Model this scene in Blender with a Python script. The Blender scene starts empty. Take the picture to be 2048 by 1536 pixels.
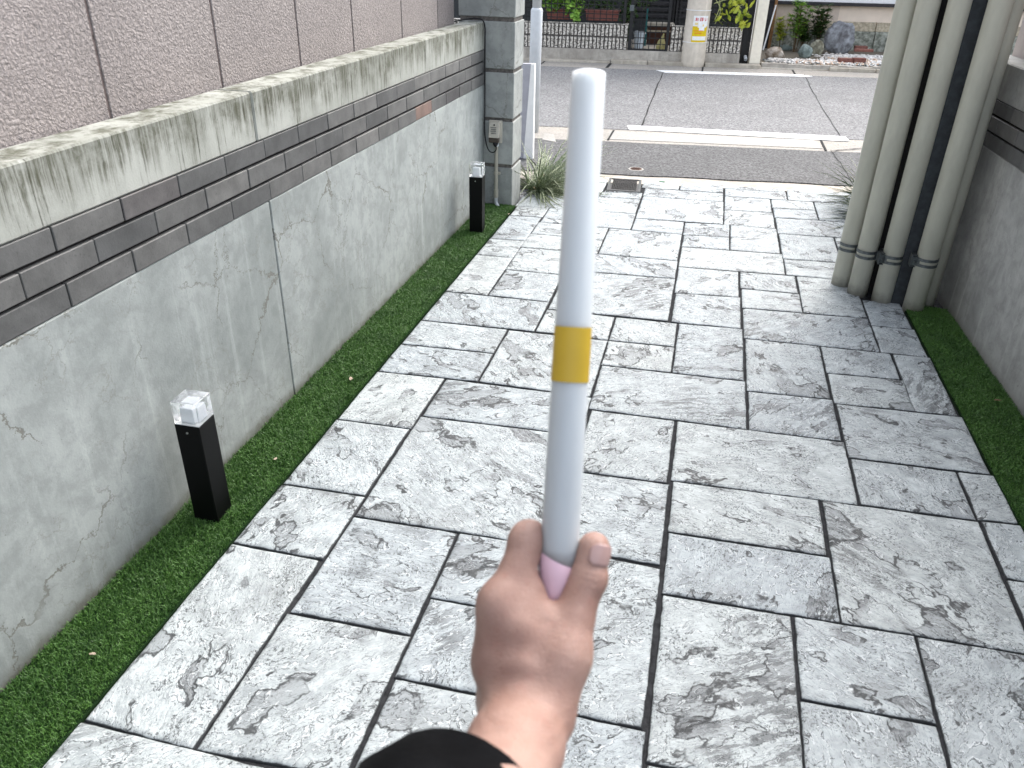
import bpy, bmesh, math, random
import numpy as np
from mathutils import Vector, Matrix
random.seed(7); rng = np.random.default_rng(7)
C = bpy.context.scene.collection
sc = bpy.context.scene
# ------------------------------------------------------------------ camera
F = 1588.3
yaw, pit, rol = -0.22809, 0.50974, 0.02204
cyw, syw, cpt, spt = math.cos(yaw), math.sin(yaw), math.cos(pit), math.sin(pit)
W_ = np.array([syw*cpt, cyw*cpt, -spt]); r_ = np.array([cyw, -syw, 0.0]); u_ = np.cross(r_, W_)
R_ = math.cos(rol)*r_ + math.sin(rol)*u_; U_ = -math.sin(rol)*r_ + math.cos(rol)*u_
CAM = np.array([0, 0, 1.5])
cd = bpy.data.cameras.new('camera'); cam = bpy.data.objects.new('camera', cd); C.objects.link(cam)
cam.matrix_world = Matrix(((R_[0], U_[0], -W_[0], CAM[0]), (R_[1], U_[1], -W_[1], CAM[1]), (R_[2], U_[2], -W_[2], CAM[2]), (0, 0, 0, 1)))
cd.sensor_width = 36; cd.lens = F/2048*36; cd.clip_start = 0.02; cd.clip_end = 500
cd.dof.use_dof = True; cd.dof.focus_distance = 3.4; cd.dof.aperture_fstop = (cd.lens)/3.0
sc.camera = cam
# ------------------------------------------------------------------ light
world = bpy.data.worlds.new("World"); sc.world = world; world.use_nodes = True
wn = world.node_tree; bg = wn.nodes['Background']
sky = wn.nodes.new('ShaderNodeTexSky'); sky.sky_type = 'NISHITA'; sky.sun_disc = False
SUN_EL, SUN_AZ = math.radians(48), math.radians(22)      # azimuth from +Y towards +X
sky.sun_elevation = SUN_EL; sky.sun_rotation = SUN_AZ
sky.air_density = 1.0; sky.dust_density = 4.0; sky.ozone_density = 1.0
hsv = wn.nodes.new('ShaderNodeHueSaturation'); hsv.inputs['Saturation'].default_value = .45   # thin overcast: a paler sky than the clear model
wn.links.new(sky.outputs[0], hsv.inputs['Color']); wn.links.new(hsv.outputs[0], bg.inputs[0]); bg.inputs[1].default_value = 0.15
sd = bpy.data.lights.new('sun', 'SUN'); sun = bpy.data.objects.new('sun', sd); C.objects.link(sun)
sd.energy = 0.42; sd.angle = math.radians(60); sd.color = (1.0, 0.96, 0.9)
dirv = Vector((math.sin(SUN_AZ)*math.cos(SUN_EL), math.cos(SUN_AZ)*math.cos(SUN_EL), math.sin(SUN_EL)))
sun.rotation_euler = dirv.to_track_quat('Z', 'Y').to_euler(); sun.location = (4, 8, 9)
sc.view_settings.view_transform = 'Standard'; sc.view_settings.look = 'None'
sc.view_settings.exposure = 1.9; sc.view_settings.gamma = 1.0; sc.view_settings.use_curve_mapping = False

# ------------------------------------------------------------------ helpers
def ray(x, y): return (x-1024)/F*R_ - (y-768)/F*U_ + W_
def gp(x, y, z=0.0):
    d = ray(x, y); return CAM + d*((z-CAM[2])/d[2])
def onp(x, y, P, n):
    d = ray(x, y); n = np.array(n, float); return CAM + d*(((np.array(P)-CAM)@n)/(d@n))
def cp(x, y, w):                       # a point at depth w in front of the lens
    return CAM + ray(x, y)*w
SA = 0.125; sv = np.array([math.cos(SA), math.sin(SA), 0]); nv = np.array([-math.sin(SA), math.cos(SA), 0])
def st(u, v, z=0.0): return sv*u + nv*v + np.array([0, 0, z])
def uvz(P): P = np.array(P); return float(P@sv), float(P@nv), float(P[2])
def sg(x, y, z=0.0): return uvz(gp(x, y, z))
def sp(x, y, v): return uvz(onp(x, y, nv*v, nv))

class MB:
    def __init__(s): s.v = []; s.f = []
    def add(s, vs, fs):
        o = len(s.v); s.v += [tuple(map(float, p)) for p in vs]; s.f += [tuple(i+o for i in f) for f in fs]; return s
    def box(s, x0, x1, y0, y1, z0, z1):
        return s.add([(x0,y0,z0),(x1,y0,z0),(x1,y1,z0),(x0,y1,z0),(x0,y0,z1),(x1,y0,z1),(x1,y1,z1),(x0,y1,z1)],
                     [(0,3,2,1),(4,5,6,7),(0,1,5,4),(1,2,6,5),(2,3,7,6),(3,0,4,7)])
    def tube(s, pts, rad, n=12, caps=True, squash=None):
        pts = [Vector(p) for p in pts]; m = len(pts)
        if not hasattr(rad, '__len__'): rad = [rad]*m
        vs = []; fs = []; ref = None
        for i, p in enumerate(pts):
            t = (pts[min(i+1, m-1)]-pts[max(i-1, 0)]).normalized()
            if ref is None:
                ref = Vector((0, 0, 1)) if abs(t.z) < .9 else Vector((1, 0, 0))
            a = (ref - t*ref.dot(t)).normalized(); ref = a; b = t.cross(a)
            for k in range(n):
                th = 2*math.pi*k/n
                vs.append(p + (a*math.cos(th)+b*math.sin(th))*rad[i])
        for i in range(m-1):
            for k in range(n):
                k2 = (k+1) % n; fs.append((i*n+k, i*n+k2, (i+1)*n+k2, (i+1)*n+k))
        if caps:
            fs.append(tuple(range(n-1, -1, -1))); fs.append(tuple((m-1)*n+k for k in range(n)))
        return s.add(vs, fs)
    def prism(s, poly, z0, z1):        # ccw polygon extruded in z
        n = len(poly)
        return s.add([(x, y, z0) for x, y in poly]+[(x, y, z1) for x, y in poly],
            [tuple(range(n-1, -1, -1)), tuple(range(n, 2*n))]+[(i, (i+1) % n, n+(i+1) % n, n+i) for i in range(n)])
    def quad(s, a, b, c, d): return s.add([a, b, c, d], [(0, 1, 2, 3)])

def mesh_obj(name, mb, mat, parent=None, smooth=False, bevel=0, loc=None, segs=1):
    me = bpy.data.meshes.new(name); me.from_pydata(mb.v, [], mb.f); me.update()
    if bevel:
        bm = bmesh.new(); bm.from_mesh(me)
        bmesh.ops.remove_doubles(bm, verts=bm.verts, dist=1e-6)
        bmesh.ops.bevel(bm, geom=[e for e in bm.edges if len(e.link_faces) == 2 and e.calc_face_angle(0) > .5], offset=bevel, segments=segs, profile=.5, affect='EDGES', clamp_overlap=True)
        bm.to_mesh(me); bm.free()
    if smooth: me.polygons.foreach_set('use_smooth', [True]*len(me.polygons))
    if mat: me.materials.append(mat)
    o = bpy.data.objects.new(name, me); C.objects.link(o)
    if parent: o.parent = parent
    if loc is not None: o.location = loc
    return o
def np_obj(name, V, Fc, mat, parent=None, smooth=False):
    me = bpy.data.meshes.new(name); V = np.asarray(V, np.float32); Fc = np.asarray(Fc, np.int32); k = Fc.shape[1]
    me.vertices.add(len(V)); me.vertices.foreach_set('co', V.ravel())
    me.loops.add(Fc.size); me.loops.foreach_set('vertex_index', Fc.ravel())
    me.polygons.add(len(Fc)); me.polygons.foreach_set('loop_start', np.arange(0, Fc.size, k, dtype=np.int32))
    me.update(calc_edges=True); me.validate()
    if smooth: me.polygons.foreach_set('use_smooth', [True]*len(me.polygons))
    if mat: me.materials.append(mat)
    o = bpy.data.objects.new(name, me); C.objects.link(o)
    if parent: o.parent = parent
    return o
def tag(o, label=None, cat=None, group=None, kind=None):
    if label: o['label'] = label
    if cat: o['category'] = cat
    if group: o['group'] = group
    if kind: o['kind'] = kind
    return o
def thing(name, label, cat, loc=(0, 0, 0), rz=0, group=None):
    o = bpy.data.objects.new(name, None); C.objects.link(o); o.location = loc; o.rotation_euler = (0, 0, rz); o.empty_display_size = .1
    return tag(o, label, cat, group)

# ------------------------------------------------------------------ materials
class NT:
    def __init__(s, name, rough=.8, spec=.3):
        s.m = bpy.data.materials.new(name); s.m.use_nodes = True; s.t = s.m.node_tree
        s.b = s.t.nodes['Principled BSDF']; s.b.inputs['Roughness'].default_value = rough
        s.b.inputs['Specular IOR Level'].default_value = spec
    def n(s, ty, **kw):
        nd = s.t.nodes.new(ty)
        for k, v in kw.items():
            if k.startswith('i_'):
                key = k[2:].replace('_', ' ')
                sock = nd.inputs[int(key)] if key.isdigit() else nd.inputs[key]
                if hasattr(v, 'is_output') or isinstance(v, bpy.types.NodeSocket): s.t.links.new(v, sock)
                else: sock.default_value = v
            else: setattr(nd, k, v)
        return nd
    def coord(s, which='Object'): return s.n('ShaderNodeTexCoord').outputs[which]
    def mapv(s, vec, scale=(1, 1, 1), loc=(0, 0, 0)):
        return s.n('ShaderNodeMapping', i_Vector=vec, i_Scale=scale, i_Location=loc).outputs[0]
    def noise(s, vec, scale, detail=4, rough=.55, dist=0, col=False):
        nd = s.n('ShaderNodeTexNoise', i_Vector=vec, i_Scale=scale, i_Detail=detail, i_Roughness=rough, i_Distortion=dist)
        return nd.outputs['Color' if col else 'Fac']
    def vor(s, vec, scale, feature='F1', out='Distance', rnd=1.0):
        nd = s.n('ShaderNodeTexVoronoi', feature=feature, i_Vector=vec, i_Scale=scale, i_Randomness=rnd); return nd.outputs[out]
    def math(s, op, a, b=0.0, c=0.0, clamp=False):
        nd = s.t.nodes.new('ShaderNodeMath'); nd.operation = op; nd.use_clamp = clamp
        for i, v in enumerate((a, b, c)):
            if isinstance(v, bpy.types.NodeSocket): s.t.links.new(v, nd.inputs[i])
            else: nd.inputs[i].default_value = v
        return nd.outputs[0]
    def rng(s, v, a, b, c=0.0, d=1.0, smooth=True):
        nd = s.n('ShaderNodeMapRange', i_Value=v, i_From_Min=a, i_From_Max=b, i_To_Min=c, i_To_Max=d)
        nd.interpolation_type = 'SMOOTHSTEP' if smooth else 'LINEAR'; return nd.outputs[0]
    def vadd(s, a, b, scale=1.0):
        m = s.n('ShaderNodeVectorMath', operation='MULTIPLY_ADD'); s.t.links.new(b, m.inputs[0]); m.inputs[1].default_value = (scale,)*3
        if isinstance(a, bpy.types.NodeSocket): s.t.links.new(a, m.inputs[2])
        return m.outputs[0]
    def mix(s, fac, a, b, mode='MIX'):
        nd = s.n('ShaderNodeMix', data_type='RGBA', blend_type=mode)
        for sock, v in ((nd.inputs[0], fac), (nd.inputs[6], a), (nd.inputs[7], b)):
            if isinstance(v, bpy.types.NodeSocket): s.t.links.new(v, sock)
            elif isinstance(v, (tuple, list)): sock.default_value = (v[0], v[1], v[2], 1)
            else: sock.default_value = v
        return nd.outputs[2]
    def col(s, v):
        if isinstance(v, bpy.types.NodeSocket): s.t.links.new(v, s.b.inputs['Base Color'])
        else: s.b.inputs['Base Color'].default_value = (v[0], v[1], v[2], 1)
        return s
    def bump(s, h, strength=.4, dist=.003, normal=None):
        nd = s.n('ShaderNodeBump', i_Height=h, i_Strength=strength, i_Distance=dist)
        if normal is not None: s.t.links.new(normal, nd.inputs['Normal'])
        s.t.links.new(nd.outputs[0], s.b.inputs['Normal']); return nd.outputs[0]
    def rough(s, v):
        s.t.links.new(v, s.b.inputs['Roughness'])

def simple(name, c, rough=.6, spec=.3, metal=0, var=.12, scale=20, bump=0.0, bscale=80):
    k = NT(name, rough, spec); co = k.coord()
    n = k.noise(co, scale, 5, .6)
    k.col(k.mix(k.rng(n, .3, .7), tuple(x*(1-var) for x in c), tuple(min(1, x*(1+var)) for x in c)))
    k.b.inputs['Metallic'].default_value = metal
    if bump: k.bump(k.noise(co, bscale, 4), bump, .002)
    return k.m

def mat_slab():
    k = NT('stamped_slate_concrete', .62, .35)
    rnd = k.n('ShaderNodeObjectInfo').outputs['Random']
    co = k.coord()
    rot = k.n('ShaderNodeVectorRotate', rotation_type='Z_AXIS', i_Vector=co, i_Angle=k.math('MULTIPLY', rnd, 43.0)).outputs[0]
    off = k.n('ShaderNodeCombineXYZ', i_X=k.math('MULTIPLY', rnd, 31.7), i_Y=k.math('MULTIPLY', rnd, 87.3)).outputs[0]
    p = k.n('ShaderNodeVectorMath', operation='ADD'); k.t.links.new(rot, p.inputs[0]); k.t.links.new(off, p.inputs[1]); p = p.outputs[0]
    pw = k.vadd(p, k.noise(p, 9, 3, .5, col=True), .09)
    pw2 = k.vadd(pw, k.noise(p, 55, 5, .65, col=True), .016)
    brk = k.noise(p, 8, 5, .7); act = k.noise(p, 3.2, 3, .5)
    def lamina(vec, sc, det, nlev, w, lo, hi, brkv):
        h = k.noise(vec, sc, det, .55); t = k.math('MULTIPLY', h, nlev); fr = k.math('FRACT', t)
        ln = k.math('MULTIPLY', k.rng(fr, 0.0, w, 1, 0), k.rng(brkv, lo, hi))
        return h, t, fr, ln
    h1, t1, fr1, l1 = lamina(k.mapv(pw2, (1.0, 2.8, 1.0)), 3.4, 5, 12.0, .085, .38, .50, brk)
    pw3 = k.vadd(k.vadd(p, k.noise(p, 7, 3, .5, col=True), .05), k.noise(p, 60, 4, .6, col=True), .009)
    h2, t2, fr2, l2 = lamina(k.mapv(pw3, (1.2, 5.2, 1)), 6.0, 5, 12.0, .15, .42, .53, k.noise(p, 11, 4, .65))
    h3, t3, fr3, l3 = lamina(k.mapv(pw3, (2.0, 8.5, 1), (7, 1, 0)), 9.0, 4, 10.0, .21, .44, .55, k.noise(p, 15, 4, .65))
    l3 = k.math('MULTIPLY', l3, k.rng(act, .34, .50))
    pits = k.math('MULTIPLY', k.rng(k.noise(pw, 135, 3, .68), .545, .61), k.rng(k.noise(p, 7.5, 5, .65), .39, .60))
    hol = k.noise(k.mapv(pw2, (1.0, 2.1, 1), (5, 3, 0)), 4.6, 4, .5)
    hm = k.math('MULTIPLY', k.rng(hol, .600, .606), k.rng(k.noise(p, 5.5, 3, .5), .46, .60))
    rim = k.math('MULTIPLY', k.math('MULTIPLY', k.rng(hol, .590, .601), k.rng(hol, .620, .606)), k.rng(brk, .38, .52))
    cloud = k.noise(pw, 3.4, 6, .62); cl2 = k.noise(pw, 16, 7, .75)
    base = k.mix(k.rng(cl2, .30, .68), (.265, .293, .304), (.45, .49, .50))
    base = k.mix(k.math('MULTIPLY', k.rng(cloud, .50, .74), .5), base, (.21, .225, .228))
    tint = k.mix(k.rng(rnd, 0, 1, smooth=False), (.90, .92, .94), (1.07, 1.07, 1.05))
    base = k.mix(1.0, base, tint, 'MULTIPLY')
    hollow = k.mix(k.rng(k.noise(p, 60, 4, .7), .4, .6), (.10, .107, .112), (.21, .225, .235))
    base = k.mix(k.math('MULTIPLY', hm, .78), base, hollow)
    hol2 = k.noise(k.mapv(pw2, (1.0, 1.6, 1), (1, 8, 2)), 2.9, 5, .55); hm2 = k.rng(hol2, .598, .61)
    rim2 = k.math('MULTIPLY', k.math('MULTIPLY', k.rng(hol2, .588, .600), k.rng(hol2, .622, .606)), k.rng(brk, .36, .5))
    base = k.mix(k.math('MULTIPLY', hm2, k.rng(cl2, .3, .7, .25, .6)), base, (.15, .162, .172))
    heavy = k.rng(k.noise(p, 2.1, 3, .5), .57, .66)
    sk = k.rng(k.noise(k.mapv(pw3, (1.2, 5.5, 1), (3, 3, 3)), 8, 7, .74), .49, .54)
    hv = k.math('MULTIPLY', heavy, sk)
    base = k.mix(k.math('MULTIPLY', hv, .68), base, (.075, .08, .085))
    lt = k.math('MULTIPLY', k.math('MULTIPLY', k.rng(fr1, .08, .11), k.rng(fr1, .22, .12)), k.rng(brk, .38, .50))  # highlight rims painted beside the dark ledge lines
    base = k.mix(k.math('MULTIPLY', lt, .55), base, (.70, .74, .75))
    darkf = k.math('MAXIMUM', k.math('MULTIPLY', l1, .92), k.math('MULTIPLY', l2, .75))
    darkf = k.math('MAXIMUM', darkf, k.math('MULTIPLY', l3, .42))
    darkf = k.math('MAXIMUM', darkf, k.math('MULTIPLY', pits, .78))
    darkf = k.math('MAXIMUM', darkf, k.math('MULTIPLY', k.math('MAXIMUM', rim, rim2), .9))
    # slab edges keep the dark release powder
    zz = k.n('ShaderNodeSeparateXYZ', i_Vector=k.n('ShaderNodeNewGeometry').outputs['Position']).outputs[2]
    edge = k.rng(k.math('ADD', zz, k.math('MULTIPLY', k.math('SUBTRACT', cl2, .5), .010)), -.0020, -.0046)
    darkf = k.math('MAXIMUM', darkf, k.math('MULTIPLY', edge, .95))
    k.col(k.mix(darkf, base, (.022, .024, .026)))
    hh = k.math('ADD', k.math('FLOOR', t1), k.rng(fr1, 0, .10))
    hh = k.math('ADD', k.math('MULTIPLY', hh, .32), k.math('ADD', k.math('MULTIPLY', h2, 2.0), k.math('MULTIPLY', h3, .8)))
    hh = k.math('SUBTRACT', hh, k.math('MULTIPLY', hm, .5))
    hh = k.math('SUBTRACT', hh, k.math('MULTIPLY', pits, .35))
    hh = k.math('ADD', hh, k.math('MULTIPLY', k.noise(p, 90, 5, .7), .45))
    k.bump(hh, .7, .0045)
    k.rough(k.rng(cl2, .3, .7, .5, .75))
    return k.m

def mat_concrete(name, c0, c1, streak=0.0, crack=.6, scale=1.0, foot_dark=0.0, bumps=.35):
    k = NT(name, .85, .25); co0 = k.coord(); rv = k.n('ShaderNodeObjectInfo').outputs['Random']
    ofs = k.n('ShaderNodeCombineXYZ', i_X=k.math('MULTIPLY', rv, 17.0), i_Y=k.math('MULTIPLY', rv, 29.0), i_Z=k.math('MULTIPLY', rv, 7.0)).outputs[0]
    co = k.vadd(co0, ofs, 1.0)
    w = k.vadd(co, k.noise(co, 6, 4, .6, col=True), .10)
    n1 = k.noise(co, 2.2*scale, 6, .62); n2 = k.noise(w, 14, 6, .7); n3 = k.noise(co, 160, 3, .6)
    base = k.mix(k.rng(n1, .32, .68), c0, c1)
    base = k.mix(k.math('MULTIPLY', k.rng(n2, .35, .75), .35), base, tuple(x*.72 for x in c0))
    # faint vertical run marks
    vs = k.noise(k.mapv(co, (5, 9, .55)), 3.0, 5, .6)
    base = k.mix(k.math('MULTIPLY', k.rng(vs, .52, .75), .35), base, tuple(min(1, x*1.28) for x in c1))
    height = k.math('MULTIPLY', n3, .6)
    if crack:
        wc = k.vadd(co, k.noise(co, 11, 6, .7, col=True), .13)
        ve = k.vor(k.mapv(wc, (1, 1, .75)), 3.1, 'DISTANCE_TO_EDGE')
        wide = k.rng(k.noise(co, 5, 4, .6), .45, .75, .003, .017)
        cm = k.math('MULTIPLY', k.rng(k.math('DIVIDE', ve, wide), .5, 1.3, 1, 0), k.rng(k.noise(co, 2.6, 3, .5), .39, .55))
        base = k.mix(k.math('MULTIPLY', k.rng(n2, .42, .62), .16), base, tuple(x*.55 for x in c0))
        base = k.mix(k.math('MULTIPLY', cm, crack), base, (.17, .17, .15))
        ve2 = k.vor(wc, 9, 'DISTANCE_TO_EDGE')
        c2 = k.math('MULTIPLY', k.rng(ve2, .004, .022, 1, 0), k.rng(k.noise(co, 3.7, 3, .5), .46, .60))
        base = k.mix(k.math('MULTIPLY', c2, crack*.6), base, (.2, .2, .18))
        height = k.math('SUBTRACT', height, k.math('MULTIPLY', cm, .7))
    pore = k.rng(k.noise(co, 95, 2, .5), .70, .76)
    base = k.mix(k.math('MULTIPLY', pore, .5), base, (.12, .12, .11))
    if streak:
        s1 = k.noise(k.mapv(k.vadd(co, k.noise(co, 9, 3, .5, col=True), .012), (1, 24, .8)), 3.2, 7, .80)
        s2 = k.noise(k.mapv(co, (1, 2.6, .3)), 3.5, 6, .7)
        zz = k.n('ShaderNodeSeparateXYZ', i_Vector=co0).outputs[2]
        lim = k.math('ADD', k.math('MULTIPLY', s2, .42), .775)
        run = k.rng(k.math('SUBTRACT', k.math('ADD', zz, k.math('MULTIPLY', k.math('SUBTRACT', s1, .5), .22)), lim), -.03, .075)
        m1 = k.math('MULTIPLY', run, k.rng(s1, .38, .58, .30, 1))
        nz = k.n('ShaderNodeSeparateXYZ', i_Vector=k.n('ShaderNodeNewGeometry').outputs['Normal']).outputs[2]
        topm = k.rng(nz, .6, .9); tn = k.rng(k.noise(k.mapv(co, (1, 1, 1)), 13, 7, .75), .42, .62)
        m1 = k.math('ADD', k.math('MULTIPLY', m1, k.math('SUBTRACT', 1.0, topm)), k.math('MULTIPLY', k.math('MULTIPLY', topm, tn), .95))
        m1 = k.math('MULTIPLY', m1, k.rng(n2, .30, .58, .35, 1))
        base = k.mix(k.math('MULTIPLY', m1, streak*.95), base, (.075, .076, .048))
        blk = k.math('MULTIPLY', k.rng(s1, .55, .63), k.rng(k.noise(k.mapv(co, (1, 1, .6)), 8, 4, .6), .46, .58))
        base = k.mix(k.math('MULTIPLY', blk, streak*.85), base, (.05, .05, .04))
    if foot_dark:
        zz = k.n('ShaderNodeSeparateXYZ', i_Vector=co0).outputs[2]
        mb = k.rng(k.math('ADD', zz, k.math('MULTIPLY', k.math('SUBTRACT', n2, .5), .10)), .05, .0)  # colour gets darker towards the wall foot
        base = k.mix(k.math('MULTIPLY', mb, foot_dark), base, (.09, .085, .06))
    k.col(base)
    k.bump(height, bumps, .003)
    return k.m

M = {}
M['slab'] = mat_slab()
M['joint'] = simple('dark_joint_mortar', (.028, .029, .031), .95, .1, var=.4, scale=60, bump=.8, bscale=120)
M['wall'] = mat_concrete('weathered_wall_concrete', (.255, .278, .268), (.37, .395, .382), crack=.95, foot_dark=.75)
M['wall_shade'] = mat_concrete('dark_wall_concrete', (.27, .275, .265), (.45, .455, .44), crack=.35, foot_dark=.4)
M['coping'] = mat_concrete('streaked_coping_concrete', (.29, .30, .265), (.43, .44, .40), streak=1.0, crack=.0)
M['block'] = mat_concrete('pillar_block_concrete', (.27, .285, .275), (.40, .415, .395), crack=.6)
M['mortar'] = simple('recessed_mortar', (.14, .13, .12), .95, .1, var=.3, scale=60)
def mat_brick(name, c):
    k = NT(name, .62, .4); co = k.coord(); rnd = k.n('ShaderNodeObjectInfo').outputs['Random']
    p = k.n('ShaderNodeVectorMath', operation='ADD'); k.t.links.new(co, p.inputs[0])
    k.t.links.new(k.n('ShaderNodeCombineXYZ', i_X=k.math('MULTIPLY', rnd, 50)).outputs[0], p.inputs[1]); p = p.outputs[0]
    b = k.mix(k.rng(k.noise(p, 9, 5, .65), .3, .72), tuple(x*.78 for x in c), tuple(x*1.25 for x in c))
    b = k.mix(1.0, b, k.mix(rnd, (.72, .72, .73), (1.32, 1.28, 1.24)), 'MULTIPLY')
    b = k.mix(k.math('MULTIPLY', k.rng(k.noise(p, 140, 2), .62, .72), .5), b, tuple(x*.5 for x in c))
    k.col(b); k.bump(k.noise(p, 130, 4, .7), .5, .0015)
    return k.m
M['brick'] = mat_brick('grey_brick', (.110, .112, .110))
M['brick_dark'] = mat_brick('dark_grey_brick', (.085, .082, .083))
M['brick_orange'] = mat_brick('orange_tinged_brick', (.155, .105, .088))
M['recess'] = simple('brick_joint_recess', (.03, .028, .027), .95, .1)
def mat_stucco(name, c, c2=None, rough=.75):
    k = NT(name, rough, .35); co = k.coord()
    w = k.vadd(co, k.noise(co, 38, 3, .6, col=True), .022)
    v = k.vor(k.mapv(w, (1, 1, 1.25)), 115, 'SMOOTH_F1'); n = k.noise(w, 130, 4, .6); big = k.noise(co, 3, 4)
    flake = k.rng(k.noise(w, 88, 3, .5, 1.2), .50, .56)
    h = k.math('ADD', k.math('MULTIPLY', flake, 1.3), k.math('ADD', k.math('MULTIPLY', n, .9), k.math('MULTIPLY', v, -1.3)))
    b = k.mix(k.rng(big, .3, .7), tuple(x*.93 for x in c), tuple(x*1.07 for x in c))
    b = k.mix(k.math('MULTIPLY', k.rng(k.math('ADD', n, k.math('MULTIPLY', v, .8)), .72, .98), .45), b, tuple(x*.55 for x in c))
    k.col(b); k.bump(h, .65, .005)
    return k.m
M['stucco'] = mat_stucco('pink_flaked_stucco', (.325, .290, .276))
M['stucco_end'] = mat_stucco('shadowed_flaked_stucco', (.24, .215, .21), rough=.45)  # same stucco, the pillar's soft shadow put into a darker colour
M['sealant'] = simple('brown_joint_sealant', (.17, .135, .125), .8, .2, var=.3, scale=60)
def mat_turf():
    k = NT('artificial_grass', .5, .35); co = k.coord()
    n = k.noise(co, 210, 2, .6); big = k.noise(co, 9, 3)
    b = k.mix(k.rng(n, .3, .72), (.026, .078, .014), (.108, .235, .046))
    b = k.mix(k.math('MULTIPLY', k.rng(k.noise(co, 500, 1), .68, .74), .8), b, (.24, .36, .14))
    b = k.mix(k.math('MULTIPLY', k.rng(big, .4, .7), .35), b, (.012, .05, .010))
    k.col(b); return k.m
M['turf'] = mat_turf()
M['turf_base'] = simple('turf_backing', (.010, .026, .008), .95, .1)
def mat_asphalt(name, c, lo=.42, hi=1.65, warm=(1, 1, 1)):
    k = NT(name, .88, .25); co = k.coord()
    v = k.vor(co, 85, out='Color'); vv = k.n('ShaderNodeSeparateColor', i_Color=v).outputs[0]
    n = k.noise(co, 150, 3, .7); big = k.noise(co, 1.3, 5, .6)
    f = k.rng(k.math('ADD', k.math('MULTIPLY', vv, .55), k.math('MULTIPLY', n, .45)), .2, .85, smooth=False)
    b = k.mix(f, tuple(c*lo*x for x in warm), tuple(c*hi*x for x in warm))
    b = k.mix(k.math('MULTIPLY', k.rng(big, .4, .7), .3), b, (c*.62, c*.62, c*.62))
    k.col(b); k.bump(k.math('ADD', n, k.math('MULTIPLY', vv, .6)), .6, .004)
    return k.m
M['road'] = mat_asphalt('worn_pale_asphalt', .185)
M['apron'] = mat_asphalt('darker_patched_asphalt', .105)
M['gutter'] = mat_asphalt('gutter_concrete', .33, .75, 1.25, (1, .93, .82))
M['gutter_l'] = mat_asphalt('pale_gutter_concrete', .36, .85, 1.15, (1, .96, .87))
M['kerb'] = mat_concrete('street_kerb_concrete', (.36, .32, .26), (.55, .50, .42), crack=.2)
M['plinth'] = mat_concrete('street_base_concrete', (.33, .30, .26), (.52, .48, .42), crack=.4)
M['crack'] = simple('road_crack_tar', (.03, .03, .03), .9, .1)
M['paint'] = simple('white_road_paint', (.80, .80, .78), .7, .3, var=.07, scale=30, bump=.4)
M['black'] = simple('black_powder_coat', (.0018, .0019, .0022), .5, .15, var=.2)
M['blackiron'] = simple('black_iron', (.010, .010, .011), .5, .4, var=.3)
M['steel'] = simple('galvanised_steel', (.13, .145, .15), .45, .5, metal=.75, var=.25, scale=90)
M['darksteel'] = simple('dull_dark_steel', (.085, .09, .09), .7, .2, var=.3, scale=60)
M['screw'] = simple('steel_screw', (.5, .5, .5), .3, .5, metal=1)
M['whitemetal'] = simple('white_coated_steel', (.56, .585, .60), .42, .45, var=.05)
M['whitewall'] = simple('white_render', (.80, .80, .79), .7, .3, var=.04, bump=.3)
M['lavender'] = simple('grey_render', (.38, .38, .42), .8, .3, var=.06, bump=.3)
def mat_pvc(name, c):
    k = NT(name, .5, .4); co = k.coord()
    b = k.mix(k.rng(k.noise(k.mapv(co, (1, 1, .3)), 14, 5, .65), .3, .75), tuple(x*.90 for x in c), tuple(x*1.06 for x in c))
    zz = k.n('ShaderNodeSeparateXYZ', i_Vector=co).outputs[2]
    d = k.math('MULTIPLY', k.rng(k.math('ADD', zz, k.math('MULTIPLY', k.noise(co, 30, 4, .7), .09)), .115, .04), .55)
    b = k.mix(d, b, (.16, .145, .12))
    k.col(b); k.bump(k.noise(co, 240, 3, .6), .12, .001); return k.m
M['pvc'] = mat_pvc('beige_grey_pvc', (.63, .62, .535))
M['conduit'] = mat_pvc('beige_conduit_pvc', (.42, .40, .33))
M['darkcol'] = simple('charcoal_painted_column', (.034, .039, .044), .7, .3, var=.25, scale=40, bump=.2)
M['darkcol2'] = simple('dark_brown_column_side', (.020, .018, .017), .75, .25, var=.2, scale=40)
M['cable'] = simple('black_cable', (.008, .008, .009), .45, .4)
M['boxp'] = simple('beige_plastic', (.50, .47, .40), .45, .4, var=.05)
M['boxd'] = simple('translucent_brown_plastic', (.06, .045, .035), .3, .5)
M['pole'] = mat_concrete('pole_concrete', (.52, .46, .38), (.70, .63, .53), crack=0)
M['cream'] = simple('cream_paint', (.80, .74, .62), .6, .3, var=.05)
M['leafv'] = None
def mat_leaf(name, a, b, scale=40, stripe=None, trans=.25):
    k = NT(name, .5, .35); co = k.coord(); n = k.noise(co, scale, 3)
    c = k.mix(k.rng(n, .3, .7), a, b)
    if stripe: c = k.mix(k.rng(k.noise(co, 230, 1), .52, .6), c, stripe)
    k.col(c)
    return k.m
M['strap'] = mat_leaf('variegated_strap_leaf', (.022, .048, .016), (.10, .15, .055), 60, (.50, .52, .36))
M['leaf'] = mat_leaf('bright_leaf', (.07, .19, .025), (.34, .55, .09), 14)
M['leaf_d'] = mat_leaf('deep_green_leaf', (.02, .05, .012), (.07, .13, .03), 12)
M['leaf_y'] = mat_leaf('yellow_green_leaf', (.22, .30, .03), (.50, .52, .06), 9)
M['stem'] = simple('brown_stem', (.13, .09, .05), .8, .2)
M['vine'] = simple('pale_vine_stem', (.42, .44, .20), .7, .2)
M['terra'] = simple('terracotta_planter', (.26, .095, .075), .6, .3, var=.12)
M['soil'] = simple('soil', (.16, .14, .11), .95, .1, bump=.6)
M['bucket'] = simple('white_bucket_plastic', (.62, .68, .72), .4, .4, var=.04)
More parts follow.
